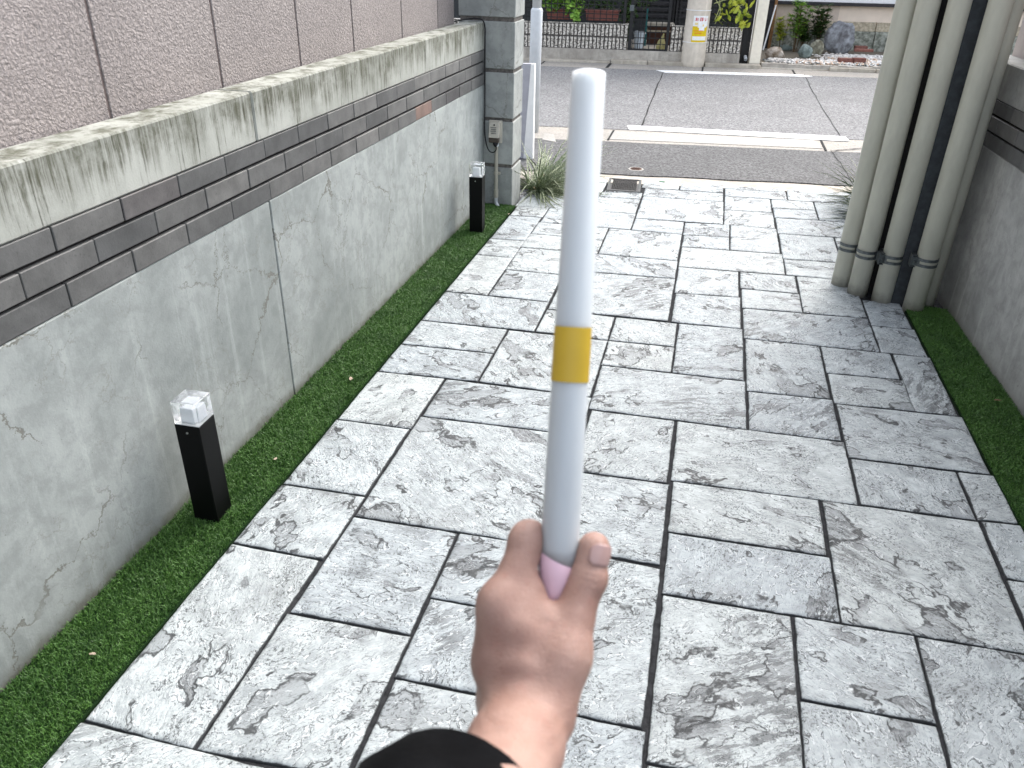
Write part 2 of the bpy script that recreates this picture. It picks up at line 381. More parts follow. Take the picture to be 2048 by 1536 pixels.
M['rock_g'] = mat_concrete('green_grey_rock', (.13, .17, .16), (.34, .40, .37), crack=.3, scale=6, bumps=.8)
M['rock_b'] = mat_concrete('brown_rock', (.20, .15, .10), (.55, .50, .44), crack=.3, scale=6, bumps=.8)
M['rock_o'] = mat_concrete('olive_rock', (.12, .11, .075), (.34, .33, .25), crack=.3, scale=6, bumps=.8)
M['rock_p'] = mat_concrete('purple_grey_rock', (.10, .095, .10), (.34, .36, .38), crack=.5, scale=4, bumps=.9)
M['pebble'] = mat_leaf('pale_pebbles', (.52, .47, .42), (.84, .82, .78), 5)
M['pebble_o'] = mat_leaf('orange_pebbles', (.50, .30, .18), (.74, .58, .44), 6)
M['pebble_d'] = mat_leaf('grey_pebbles', (.10, .11, .11), (.30, .30, .28), 6)
M['redbrick'] = simple('red_brick', (.19, .085, .068), .85, .2, var=.25, scale=30, bump=.5)
M['plaster'] = simple('beige_plaster', (.80, .68, .56), .9, .2, var=.05, scale=6, bump=.2)
M['stonebase'] = simple('buff_stone_plinth', (.45, .39, .29), .9, .2, var=.3, scale=30, bump=.6)
M['roughstone'] = mat_concrete('mossy_foundation_stone', (.12, .13, .10), (.50, .51, .44), crack=.4, scale=7, bumps=1)
M['wood'] = simple('brown_timber', (.25, .13, .055), .7, .3, var=.2, scale=12)
M['darkwood'] = simple('dark_timber', (.035, .033, .036), .7, .3, var=.3)
M['house_d'] = simple('dark_house_cladding', (.035, .038, .04), .6, .3, var=.2)
M['rust'] = simple('rusty_brown_box', (.06, .022, .012), .7, .3)
M['yellow'] = simple('yellow_band_tape', (.52, .35, .03), .5, .4, var=.05)
M['pink'] = simple('pale_pink_handle', (.66, .46, .54), .45, .4, var=.03)
M['teal'] = simple('teal_pole', (.02, .13, .13), .5, .3)
M['yellowstone'] = simple('yellowish_stone', (.40, .36, .16), .8, .3, var=.25, scale=30)
M['green_tape'] = simple('green_tape', (.02, .20, .11), .5, .4)
M['drybeige'] = simple('dry_leaf', (.36, .29, .22), .7, .3, var=.3)
M['mirrorless'] = None
def mat_glass(name, rough=.04, col=(.97, .985, .99)):
    k = NT(name, rough, .5); k.col(col); k.b.inputs['Transmission Weight'].default_value = 1; k.b.inputs['IOR'].default_value = 1.42
    co = k.coord(); k.bump(k.noise(co, 75, 4, .6), .45, .006); return k.m
M['lens'] = mat_glass('ripple_acrylic')
M['frost'] = simple('frosted_inner_diffuser', (.72, .76, .80), .35, .5, var=.05)
def mat_tube():
    k = NT('frosted_white_tube', .42, .18); k.col((.43, .465, .485)); k.b.inputs['Subsurface Weight'].default_value = .9; k.b.inputs['Subsurface Radius'].default_value = (.03, .03, .03); k.b.inputs['Subsurface Scale'].default_value = 1.0
    k.b.inputs['Transmission Weight'].default_value = .0; k.b.inputs['Coat Weight'].default_value = .22; k.b.inputs['Coat Roughness'].default_value = .25
    return k.m
M['tube'] = mat_tube()
def mat_skin():
    k = NT('tan_skin', .48, .38); co = k.coord()
    n = k.noise(co, 28, 4, .6); n2 = k.noise(co, 90, 3, .6); fine = k.rng(k.vor(k.vadd(co, k.noise(co, 60, 3, .5, col=True), .01), 420, 'DISTANCE_TO_EDGE'), 0, .12)
    b = k.mix(k.rng(n, .3, .7), (.30, .178, .142), (.38, .245, .20))
    b = k.mix(k.math('MULTIPLY', k.rng(n2, .55, .75), .35), b, (.34, .17, .135))
    k.col(b); k.b.inputs['Subsurface Weight'].default_value = .12
    k.b.inputs['Subsurface Radius'].default_value = (.01, .004, .002); k.b.inputs['Subsurface Scale'].default_value = .5
    k.bump(k.math('ADD', k.noise(co, 260, 3, .6), fine), .5, .0007); return k.m
M['skin'] = mat_skin()
M['nail'] = simple('pale_nail', (.42, .28, .255), .25, .5, var=.04)
M['sleeve'] = simple('black_sleeve_fabric', (.0022, .0024, .0030), .7, .05, var=.35, scale=30, bump=.5, bscale=420)

# ------------------------------------------------------------------ ground and paving
gmb = MB().quad((-60, -40, -.09), (60, -40, -.09), (60, 90, -.09), (-60, 90, -.09))
tag(mesh_obj('ground', gmb, mat_asphalt('far_ground', .22)), kind='structure')
pav = mesh_obj('pavement', MB().prism([(-1.30, -2.2), (1.45, -2.2), (1.30, 5.86), (-1.14, 5.62)], -.08, -.0085), M['joint'])
tag(pav, kind='structure')
# slabs: xl, xr, y(bottom left), y(bottom right), y(top left), y(top right)
S = [(-1.155,-.88,.905,.9,1.51,1.51),(-1.155,-.872,1.51,1.51,1.80,1.81),(-1.152,-.875,1.80,1.81,2.20,2.21),(-1.15,-.87,2.20,2.21,2.575,2.59),
(-1.148,-.74,2.575,2.60,2.83,2.85),(-1.145,-.74,2.83,2.85,3.08,3.095),(-1.143,-.625,3.08,3.105,3.43,3.445),(-1.142,-.93,3.43,3.44,3.97,3.98),
(-1.14,-.93,3.97,3.98,4.25,4.27),(-1.137,-.93,4.25,4.27,4.71,4.73),(-1.135,-.925,4.71,4.73,4.92,4.945),(-1.152,-.66,4.92,4.95,5.36,5.38),
(-.66,-.375,4.95,4.98,5.30,5.32),(-.655,-.375,5.30,5.32,5.425,5.45),(-.88,-.545,.90,.92,1.31,1.315),(-.872,-.548,1.31,1.315,1.71,1.72),
(-.872,-.283,1.71,1.725,2.30,2.325),(-.868,-.29,2.30,2.325,2.59,2.60),(-.74,-.297,2.60,2.60,3.09,3.105),(-.622,-.30,3.105,3.105,3.36,3.36),
(-.93,-.625,3.44,3.445,3.80,3.81),(-.935,-.62,3.80,3.81,4.16,4.17),(-.62,-.058,3.36,3.38,3.885,3.92),(-.62,-.06,3.885,3.92,4.17,4.19),
(-.94,-.50,4.16,4.175,4.405,4.41),(-.932,-.50,4.405,4.41,4.63,4.645),(-.925,-.37,4.63,4.65,4.945,4.98),(-.50,-.065,4.175,4.19,4.645,4.65),
(-.37,-.065,4.65,4.65,4.89,4.90),(-.37,.17,4.89,4.925,5.40,5.42),(-.375,.165,5.40,5.42,5.61,5.64),(-.402,-.14,5.61,5.63,5.79,5.82),(-.748,-.648,5.38,5.39,5.74,5.75),(-1.13,-.992,5.36,5.37,5.64,5.68),(-.64,-.375,5.44,5.46,5.455,5.475),(-.14,.163,5.63,5.645,5.82,5.86),
(.165,.585,5.77,5.80,5.86,5.885),(.17,.59,5.57,5.60,5.77,5.80),(.17,.475,5.24,5.27,5.57,5.59),(.17,.48,4.915,4.93,5.24,5.27),
(.59,1.24,5.60,5.65,5.885,5.95),(.475,.755,5.38,5.41,5.59,5.61),(.48,.755,5.16,5.19,5.38,5.41),(.755,1.26,5.19,5.23,5.61,5.65),
(.485,1.27,4.84,4.895,5.16,5.23),(.49,.81,4.39,4.42,4.84,4.86),(.81,1.25,4.42,4.45,4.86,4.895),(.495,1.2,4.14,4.16,4.39,4.45),
(-.065,.21,4.65,4.68,4.89,4.925),(-.06,.21,4.43,4.45,4.65,4.68),(.21,.487,4.45,4.47,4.925,4.93),(-.06,.498,4.10,4.14,4.43,4.47),
(-.058,.258,3.73,3.76,4.10,4.12),(-.05,.265,3.375,3.39,3.73,3.76),(.26,.545,3.88,3.89,4.12,4.14),(.265,.55,3.63,3.65,3.88,3.89),
(.547,.84,3.65,3.67,4.14,4.16),(.27,.84,3.29,3.31,3.63,3.67),(.84,1.02,3.59,3.60,3.90,3.91),(.84,1.03,3.31,3.315,3.59,3.60),
(-.30,-.015,3.105,3.12,3.36,3.37),(-.30,-.012,2.87,2.88,3.105,3.12),(-.013,.272,2.88,2.89,3.37,3.39),(-.295,.277,2.51,2.52,2.87,2.89),
(.275,.593,2.81,2.83,3.29,3.30),(.28,.60,2.52,2.53,2.81,2.83),(.593,.88,3.05,3.07,3.30,3.31),(.597,.89,2.80,2.82,3.05,3.07),
(.885,1.04,2.82,2.825,3.31,3.315),(.603,1.055,2.43,2.45,2.80,2.825),(-.283,.025,2.11,2.12,2.51,2.515),(-.28,.033,1.725,1.73,2.11,2.12),
(.03,.607,2.14,2.16,2.515,2.53),(.61,.945,2.165,2.175,2.43,2.44),(.947,1.068,2.18,2.19,2.44,2.45),(.037,.49,1.88,1.89,2.14,2.16),
(.04,.497,1.62,1.63,1.88,1.89),(.495,.95,1.63,1.64,2.16,2.175),(.955,1.08,1.92,1.925,2.18,2.19),(.955,1.095,1.38,1.39,1.92,1.925),
(.045,.375,1.11,1.115,1.62,1.628),(.377,.672,1.36,1.365,1.63,1.637),(.372,.67,.95,.95,1.36,1.365),(.672,.953,.98,.98,1.635,1.64),(.953,1.10,.9,.9,1.38,1.39),
(-.548,-.25,1.45,1.455,1.72,1.727),(-.545,-.25,1.185,1.19,1.45,1.455),(-.25,.037,1.19,1.19,1.727,1.72),(-.54,-.25,.80,.80,1.185,1.19),(-.25,.045,.80,.80,1.19,1.19),
(-1.17,-.54,.42,.42,.905,.905),(-.54,.05,.30,.30,.80,.80),(.05,.37,.60,.60,1.11,1.115),(.37,.67,.45,.45,.95,.95),(.67,1.11,.40,.40,.98,.98),
(-1.18,-.6,-.3,-.3,.42,.42),(-.6,.05,-.3,-.3,.30,.30),(.05,.67,-.1,-.1,.45,.45),(.67,1.12,-.3,-.3,.40,.40),(.05,.37,.45,.45,.60,.60),
(-1.18,-.5,-1.2,-1.2,-.3,-.3),(-.5,.05,-1.2,-1.2,-.3,-.3),(.05,.67,-.9,-.9,-.1,-.1),(.67,1.12,-1.2,-1.2,-.3,-.3),(.05,.67,-1.2,-1.2,-.9,-.9)]
def vnoise(x, y, s):
    return (np.sin(x*s*1.7+y*s*.6+1.3)+np.sin(y*s*2.3-x*s*.9+4.1)+np.sin((x+y)*s*3.1+.7)*.6+np.sin((x-y)*s*5.3+2.2)*.4)/3
SLV = {}
for (xl, xr, bl, br, tl, tr) in S:
    cx, cy = (xl+xr)/2, (bl+br+tl+tr)/4
    nx = max(8, int((xr-xl)/.022)); ny = max(8, int((tl-bl)/.022))
    e = np.array([0, .0035, .009, .018])
    def coords(L, n):
        mid = np.linspace(.018, L-.018, max(3, n-6)); return np.concatenate([e[:-1], mid, L-e[:-1][::-1]])
    jx, jy = .0026+.0009*math.sin(cx*31), .0022+.0008*math.sin(cy*47)
    Lx = xr-xl-2*jx; Ly0 = tl-bl-2*jy
    a = coords(Lx, nx)/Lx; b = coords(Ly0, ny)/Ly0
    A, B = np.meshgrid(a, b)
    X = xl+jx+A*Lx; yb = bl+(br-bl)*A+jy; yt = tl+(tr-tl)*A-jy; Y = yb+(yt-yb)*B
    dx = np.minimum(A, 1-A)*Lx; dy = np.minimum(B, 1-B)*Ly0; d = np.minimum(dx, dy)
    wob = vnoise(X*1.0, Y*1.0, 37)*.0016 + vnoise(X, Y, 120)*.0007
    Z = -.0056*np.clip(1-d/.0075, 0, 1)**1.6 + vnoise(X+xl*3, Y-bl*5, 9)*.0009
    on = d < 1e-6
    X = X + np.where(dx < .004, wob*np.sign(A-.5), 0); Y = Y + np.where(dy < .004, wob*np.sign(B-.5), 0)
    ny_, nx_ = X.shape
    V = np.stack([X-cx, Y-cy, Z], -1).reshape(-1, 3)
    idx = np.arange(ny_*nx_).reshape(ny_, nx_)
    Fq = np.stack([idx[:-1, :-1], idx[:-1, 1:], idx[1:, 1:], idx[1:, :-1]], -1).reshape(-1, 4)
    ring = np.concatenate([idx[0, :-1], idx[:-1, -1], idx[-1, ::-1][:-1], idx[::-1, 0][:-1]])
    low = V[ring].copy(); low[:, 2] = -.03; n0 = len(V); V = np.vstack([V, low]); m = len(ring)
    r2 = np.arange(m); Fs = np.stack([ring, n0+r2, n0+(r2+1) % m, ring[(r2+1) % m]], -1)
    o = np_obj('paving_slab', V, np.vstack([Fq, Fs]), M['slab'], pav, smooth=True); o.location = (cx, cy, 0)

# ------------------------------------------------------------------ artificial grass
def turf(name, xa, xb, y0, y1, label_scale=1.0):
    """strip between x = xa(y) and x = xb(y)"""
    ys = np.linspace(y0, y1, 60)
    mb = MB()
    pts = [(xa(y), y) for y in ys]+[(xb(y), y) for y in ys[::-1]]
    mb.prism([(x, y) for x, y in pts][::-1], -.02, .003)
    base = mesh_obj(name, mb, M['turf_base']); tag(base, kind='structure')
    N = int(125000*(y1-y0)*abs(xa(0)-xb(0))*1.0)
    u = rng.random(N); y = y0+(y1-y0)*rng.random(N)
    A = np.array([xa(t) for t in y]); B = np.array([xb(t) for t in y])
    x = A+(B-A)*(.01+.98*u)
    far = np.clip((y-1)/4, 0, 1)
    h = (.009+.011*rng.random(N)); lean = (.25+.75*rng.random(N))*h*.95; th = rng.random(N)*2*np.pi + .8*np.sin(x*31+y*17)
    w = (.0009+.0008*far); ph = rng.random(N)*np.pi
    bx, by = np.cos(ph)*w, np.sin(ph)*w
    z0 = .001+.002*np.sin(x*40)*np.cos(y*23)
    P1 = np.stack([x-bx, y-by, z0], -1); P2 = np.stack([x+bx, y+by, z0], -1)
    mx, my, mz = x+np.cos(th)*lean*.35, y+np.sin(th)*lean*.35, z0+h*.62
    P3 = np.stack([mx+bx*.8, my+by*.8, mz], -1); P4 = np.stack([mx-bx*.8, my-by*.8, mz], -1)
    P5 = np.stack([x+np.cos(th)*lean, y+np.sin(th)*lean, z0+h*(.95-.3*rng.random(N))], -1)
    V = np.stack([P1, P2, P3, P4, P5], 1).reshape(-1, 3); i = np.arange(N)*5
    T = np.concatenate([np.stack([i, i+1, i+2], -1), np.stack([i, i+2, i+3], -1), np.stack([i+3, i+2, i+4], -1)])
    o = np_obj('grass', V, T, M['turf']); return o
lw = lambda y: -1.385+.008*y
g1 = turf('turf_mat', lambda y: lw(y)+.002, lambda y: -1.1565+.0040*y, -1.2, 4.885)
tag(g1, 'strip of short green artificial grass at the foot of the left wall', 'grass', kind='stuff')
rw = lambda y: 1.405-.0485*y
g2 = turf('turf_mat', lambda y: 1.118-.025*y if y > 1.5 else 1.125-.030*y, lambda y: rw(y)-.002, -1.2, 3.86)
tag(g2, 'strip of short green artificial grass at the foot of the right wall', 'grass', kind='stuff')
# litter on the turf
def litter(x, y, z, s, mat, label, name='fallen_leaf', cat='leaf', seed=0):
    r = random.Random(seed); mb = MB(); n = 7
    top = [(math.cos(2*math.pi*k/n)*s*r.uniform(.6, 1), math.sin(2*math.pi*k/n)*s*.6*r.uniform(.6, 1), s*.25*r.uniform(-.4, 1)) for k in range(n)]
    mb.add([(0, 0, s*.15)]+top+[(a, b, c-.001) for a, b, c in top], [(0, 1+k, 1+(k+1) % n) for k in range(n)]+[(1+k, 1+n+k, 1+n+(k+1) % n, 1+(k+1) % n) for k in range(n)])
    o = mesh_obj(name, mb, mat); o.location = (x, y, z); o.rotation_euler = (0, 0, r.uniform(0, 6)); return tag(o, label, cat)
for (px_, py_, s, lb) in ((702, 758, .013, 'small pale curled leaf on the left grass strip beside the paving'), (1017, 428, .013, 'tiny orange leaf at the far end of the left grass strip'),
        (550, 918, .010, 'thin dry leaf on the left grass beside the near black lamp'), (185, 1308, .009, 'tiny brown leaf scrap low on the left grass')):
    P = gp(px_, py_, .02); litter(P[0], P[1], .021, s, M['drybeige'], lb, seed=int(px_))
P = gp(1995, 801, .02); litter(P[0], P[1], .022, .018, M['stem'], 'dark curled leaf on the right grass strip', seed=3)
P = gp(1324, 363, .004); tp = mesh_obj('green_tape', MB().box(-.02, .02, -.006, .006, 0, .004), M['green_tape'], bevel=.001); tp.location = (P[0], P[1], .002)
tag(tp, 'small green tape tag on the paving beside the square drain grate', 'tape')

# ------------------------------------------------------------------ boundary walls
def boundary_wall(name, label, loc, rz, side, y0, y1, joints_lo, joints_up, mats, brick_off, specials=None, depth=.12):
    """local: face at x=0, body towards -side; runs in +y"""
    root = thing(name, label, 'wall', loc, rz)
    def bx(nm, xa, xb, ya, yb, za, zb, mat, bev=.003):
        x0, x1 = sorted((side*xa, side*xb)); return mesh_obj(nm, MB().box(x0, x1, ya, yb, za, zb), M[mat], root, bevel=bev)
    lo = [y0]+joints_lo+[y1]; up = [y0]+joints_up+[y1]
    for a, b in zip(lo[:-1], lo[1:]): bx('concrete_panel', 0, -depth, a+.003, b-.003, -.05, .737, mats[0])
    for a, b in zip(up[:-1], up[1:]): bx('coping', 0, -depth, a+.003, b-.003, .932, 1.082, mats[1], .005)
    bx('brick_backing', -.014, -depth+.004, y0+.002, y1-.002, .7375, .9315, 'recess', 0)
    bx('joint_backing', -.012, -depth+.006, y0+.004, y1-.004, -.04, 1.078, 'recess', 0)
    rows = [(.8745, .9305, brick_off[0]), (.8060, .8650, brick_off[1]), (.7395, .7970, brick_off[2])]
    pitch = .2292
    for ri, (za, zb, off) in enumerate(rows):
        k = math.floor((y0-off)/pitch); y = off+k*pitch; i = k
        while y < y1:
            a, b = max(y+.0016, y0), min(y+pitch-.0016, y1)
            if b-a > .01:
                mt = (specials or {}).get((ri, i), 'brick')
                ctr = (a+b)/2; pj = .0015*math.sin(i*7.3+ri*3)
                mb = MB(); xs = sorted((side*(.001+pj), side*(-.05)))
                mb.box(xs[0], xs[1], a-ctr, b-ctr, za-(za+zb)/2, zb-(za+zb)/2)
                o = mesh_obj('brick', mb, M[mt], root, bevel=.0018, loc=(0, ctr, (za+zb)/2))
                if mt == 'brick_orange': o['label'] = 'brick tinged orange'
                if mt == 'brick_dark': o['label'] = 'darker brick'
            y += pitch; i += 1
    return root
boundary_wall('boundary_wall', 'long weathered concrete wall with a three-row grey brick band on the left', (-1.385, 0, 0), -.008, 1, -2.0, 4.886,
    [2.31], [2.285], ('wall', 'coping'), (1.405, 1.290, 1.405), {(0, 1): 'brick_dark', (2, 10): 'brick_orange', (2, 12): 'brick_dark', (2, 2): 'brick'}, depth=.118)
boundary_wall('boundary_wall', 'shaded dark concrete wall with a grey brick band on the right behind the pipes', (1.405, 0, 0), .0485, -1, -2.0, 6.0,
    [1.9, 4.3], [2.2, 4.4], ('wall_shade', 'wall_shade'), (1.30, 1.415, 1.30), {}, depth=.12)

# neighbour buildings behind the walls
nb = thing('neighbour_building', 'pinkish grey stucco building rising right behind the left wall', 'building', (-1.515, 0, 0), -.008)
def pxy(x, y, X):
    d = ray(x, y); return (CAM+d*((X-CAM[0])/d[0]))
js = [pxy(a, b, -1.515)[1] for a, b in ((188, 120), (422, 85), (584, 65), (693, 50), (791, 40), (863, 30))]
edges = [-3.0, js[0]-.72]+js+[4.70]
edges = [-3.0, -1.2, js[0]-(js[1]-js[0])]+js+[4.72]
if edges[2] < edges[1]: edges[1] = edges[2]-.8
for i, (a, b) in enumerate(zip(edges[:-1], edges[1:])):
    o = mesh_obj('wall_panel', MB().box(-.25, 0, a+.005, b-.005, -.05, 6.2), M['stucco' if i < len(edges)-2 else 'stucco_end'], nb, bevel=.002)
    if i == len(edges)-2: o['label'] = 'glossy end panel with the pillar shadow in its colour'
mesh_obj('joint_sealant', MB().box(-.24, -.004, edges[0]+.01, edges[-1]-.01, -.04, 6.19), M['sealant'], nb)
nb2 = thing('neighbour_building', 'beige rendered building standing close behind the right wall', 'building', (1.535, 0, 0), .0485)
for a, b in ((-3, 0.4), (0.4, 2.4), (2.4, 4.4)):
    mesh_obj('wall_panel', MB().box(0, .3, a+.004, b-.004, -.05, 1.95), simple('beige_rendered_wall', (.55, .48, .44), .85, .2, var=.08, scale=8, bump=.3), nb2, bevel=.002)
mesh_obj('panel_joint', MB().box(.004, .29, -2.99, 4.39, -.04, 1.94), M['sealant'], nb2)

# ------------------------------------------------------------------ left pillar
pl = thing('block_pillar', 'grey concrete pillar of stacked blocks at the street end of the left wall', 'pillar', (-1.335, 5.0, 0))
zs = [(-.04, .2445), (.266, .5245), (.5455, .8065), (.8285, 1.0855), (1.1085, 1.37), (1.393, 1.655), (1.678, 1.94), (1.963, 2.2)]
for i, (a, b) in enumerate(zs):
    j = .0012*math.sin(i*5)
    mesh_obj('block', MB().box(-.17+j, .172+j*.5, -.112, .125+j, -(b-a)/2, (b-a)/2), M['block'], pl, bevel=.0035, loc=(0, 0, (a+b)/2))
mesh_obj('mortar', MB().box(-.162, .163, -.103, .117, -.03, 2.19), M['mortar'], pl)
# electrical outlet on the pillar
YF = 4.886
def yp(x, y, Y=YF):
    d = ray(x, y); P = CAM+d*((Y-CAM[1])/d[1]); return P
ob = thing('outlet_box', 'beige weatherproof outlet box on the pillar with a black plug below', 'outlet box', (-1.272, YF, .465))
mesh_obj('back_plate', MB().box(-.041, .043, -.014, 0, -.066, .068), M['boxp'], ob, bevel=.003)
mb = MB().add([(-.036,-.014,-.03),(.032,-.014,-.03),(.032,-.014,.062),(-.036,-.014,.062),(-.034,-.052,-.03),(.029,-.052,-.03),(.030,-.036,.060),(-.034,-.036,.060)],
    [(0,3,2,1),(4,5,6,7),(0,1,5,4),(1,2,6,5),(2,3,7,6),(3,0,4,7)])
mesh_obj('cover', mb, M['boxp'], ob, bevel=.003, segs=2)
mb = MB(); mb.tube([(0, -.0385, .046), (0, -.044, .046)], .0045, 10); mesh_obj('lock', mb, M['cable'], ob)
mesh_obj('socket_shroud', MB().box(-.034, .028, -.046, -.014, -.060, -.031), M['boxd'], ob, bevel=.003)
mb = MB(); mb.tube([(.006, -.030, -.058), (.006, -.030, -.074), (.006, -.028, -.086)], [.017, .015, .008], 14); mesh_obj('plug', mb, M['cable'], ob, smooth=True)
for k, zz_ in enumerate((.030, .018, .008, -.004)):
    mesh_obj('printed_line', MB().box(-.022+.004*(k % 2), .014, -.0445-.0016*k-.0012, -.040, zz_, zz_+.0025), M['steel'], ob)
cb = MB()
pts = [yp(992, 287, 4.852), yp(993, 298, 4.852), yp(988, 304, 4.855), yp(980, 302, 4.86), yp(974, 290, 4.865), yp(970, 262, 4.87), yp(968, 215, 4.872), yp(966.5, 160, 4.872), yp(965, 110, 4.872), yp(963, 78, 4.872), yp(959, 55, 4.872)]
pts = [np.array([max(P_[0], -1.337), P_[1]-.008, P_[2]]) for P_ in pts]
pts += [np.array([-1.352, 4.862, 1.092]), np.array([-1.40, 4.862, 1.099]), np.array([-1.44, 4.862, 1.094]), np.array([-1.478, 4.80, 1.088]), np.array([-1.487, 4.5, 1.088]), np.array([-1.496, 3.2, 1.088])]
def cat(pts, n=6):
    out = []; P = [np.array(p, float) for p in pts]; P = [2*P[0]-P[1]]+P+[2*P[-1]-P[-2]]
    for i in range(1, len(P)-2):
        for k in range(n):
            t = k/n; a, b, c, d = P[i-1:i+3]
            out.append(.5*((2*b)+(c-a)*t+(2*a-5*b+4*c-d)*t*t+(3*b-a-3*c+d)*t**3))
    out.append(P[-2]); return out
cb.tube(cat(pts, 6), .0036, 8); o = mesh_obj('power_cable', cb, M['cable'], smooth=True)
tag(o, 'thin black cable hanging down the pillar from the wall top to the outlet', 'cable')
cdm = thing('conduit_pipe', 'slim beige conduit pipe running down the pillar below the outlet box', 'pipe', (-1.262, 4.868, 0))
mb = MB(); mb.tube([(0, 0, .385), (0, 0, .06)], .011, 14); mesh_obj('pipe_run', mb, M['conduit'], cdm, smooth=False)
mb = MB(); mb.tube([(0, 0, .110), (0, 0, .058)], .0145, 14); mesh_obj('coupling', mb, M['conduit'], cdm, bevel=.001)
mb = MB(); mb.tube(cat([(0, 0, .06), (.001, -.002, .03), (.012, -.010, .010), (.03, -.02, -.01)], 4), .0115, 12); mesh_obj('elbow', mb, M['whitemetal'], cdm, smooth=True)
mb = MB().box(-.015, .024, -.004, .014, .205, .220); mb.tube([(0, 0, .204), (0, 0, .221)], .0135, 14); mesh_obj('saddle_clamp', mb, M['conduit'], cdm)
mb = MB(); mb.tube([(0, 0, .398), (0, 0, .380)], .015, 6); mesh_obj('locknut', mb, M['whitemetal'], cdm)

# ------------------------------------------------------------------ bollard lights
def bollard(x, y, rz, htop, label, w=.0375, lean=0):
    r = thing('bollard_light', label, 'garden light', (x, y, 0), rz, 'black bollard lights along the left wall')
    t = .0025
    mb = MB().box(-w, w, -w, w, -.02, htop); mesh_obj('post', mb, M['black'], r, bevel=.0012)
    L = w*.985; hl = .071
    mesh_obj('lens', MB().box(-L, L, -L, L, htop+.0012, htop+hl), M['lens'], r, bevel=.0015)
    i = w*.58
    mb = MB().add([(-i,-i,htop+.004),(i,-i,htop+.004),(i,i,htop+.004),(-i,i,htop+.004),(-i*.86,-i*.86,htop+hl*.70),(i*.86,-i*.86,htop+hl*.70),(i*.86,i*.86,htop+hl*.70),(-i*.86,i*.86,htop+hl*.70)],
        [(0,3,2,1),(4,5,6,7),(0,1,5,4),(1,2,6,5),(2,3,7,6),(3,0,4,7)])
    mesh_obj('diffuser', mb, M['frost'], r, bevel=.002)
    mb = MB().box(-L*.97, L*.97, -L*.97, L*.97, htop+.0005, htop+.0030); mesh_obj('base_plate', mb, M['whitemetal'], r)
    mb = MB(); mb.tube([(-.002, -w+.001, htop-.022), (-.002, -w-.0018, htop-.022)], .0032, 10); mesh_obj('screw', mb, M['screw'], r)
    return r
bollard(-1.268, 1.606, .02, .332, 'near black square bollard light with a clear cube top on the grass')
bollard(-1.236, 4.335, .05, .330, 'far black square bollard light with a clear cube top near the pillar')

# ------------------------------------------------------------------ right column, pipes
pc = thing('square_column', 'dark charcoal column standing behind the row of pipes', 'column', (1.0, 4.15, 0))
mesh_obj('column_body', MB().box(-.145, .085, -.14, .20, -.02, 4.6), M['darkcol2'], pc, bevel=.003)
mesh_obj('column_fin', MB().box(-.030, .070, -.258, -.142, -.02, 4.6), M['darkcol'], pc, bevel=.003)
pr = .0465
pipes = [(.762, 4.085, 'leftmost beige drain pipe at the paving edge', 1), (.828, 3.985, 'second beige drain pipe from the left', 1), (.932, 3.920, 'middle beige drain pipe between two dark gaps', 1),
         (1.060, 3.836, 'fourth beige drain pipe from the left standing in the grass', 1), (1.126, 3.925, 'rightmost beige drain pipe against the right wall', 0)]
zc = [onp(1697, 497, (.762, 4.04, 0), (0, 1, 0))[2], onp(1737, 512, (.828, 3.94, 0), (0, 1, 0))[2], onp(1785, 522, (.93, 3.875, 0), (0, 1, 0))[2], onp(1850, 528, (1.06, 3.79, 0), (0, 1, 0))[2], 0]
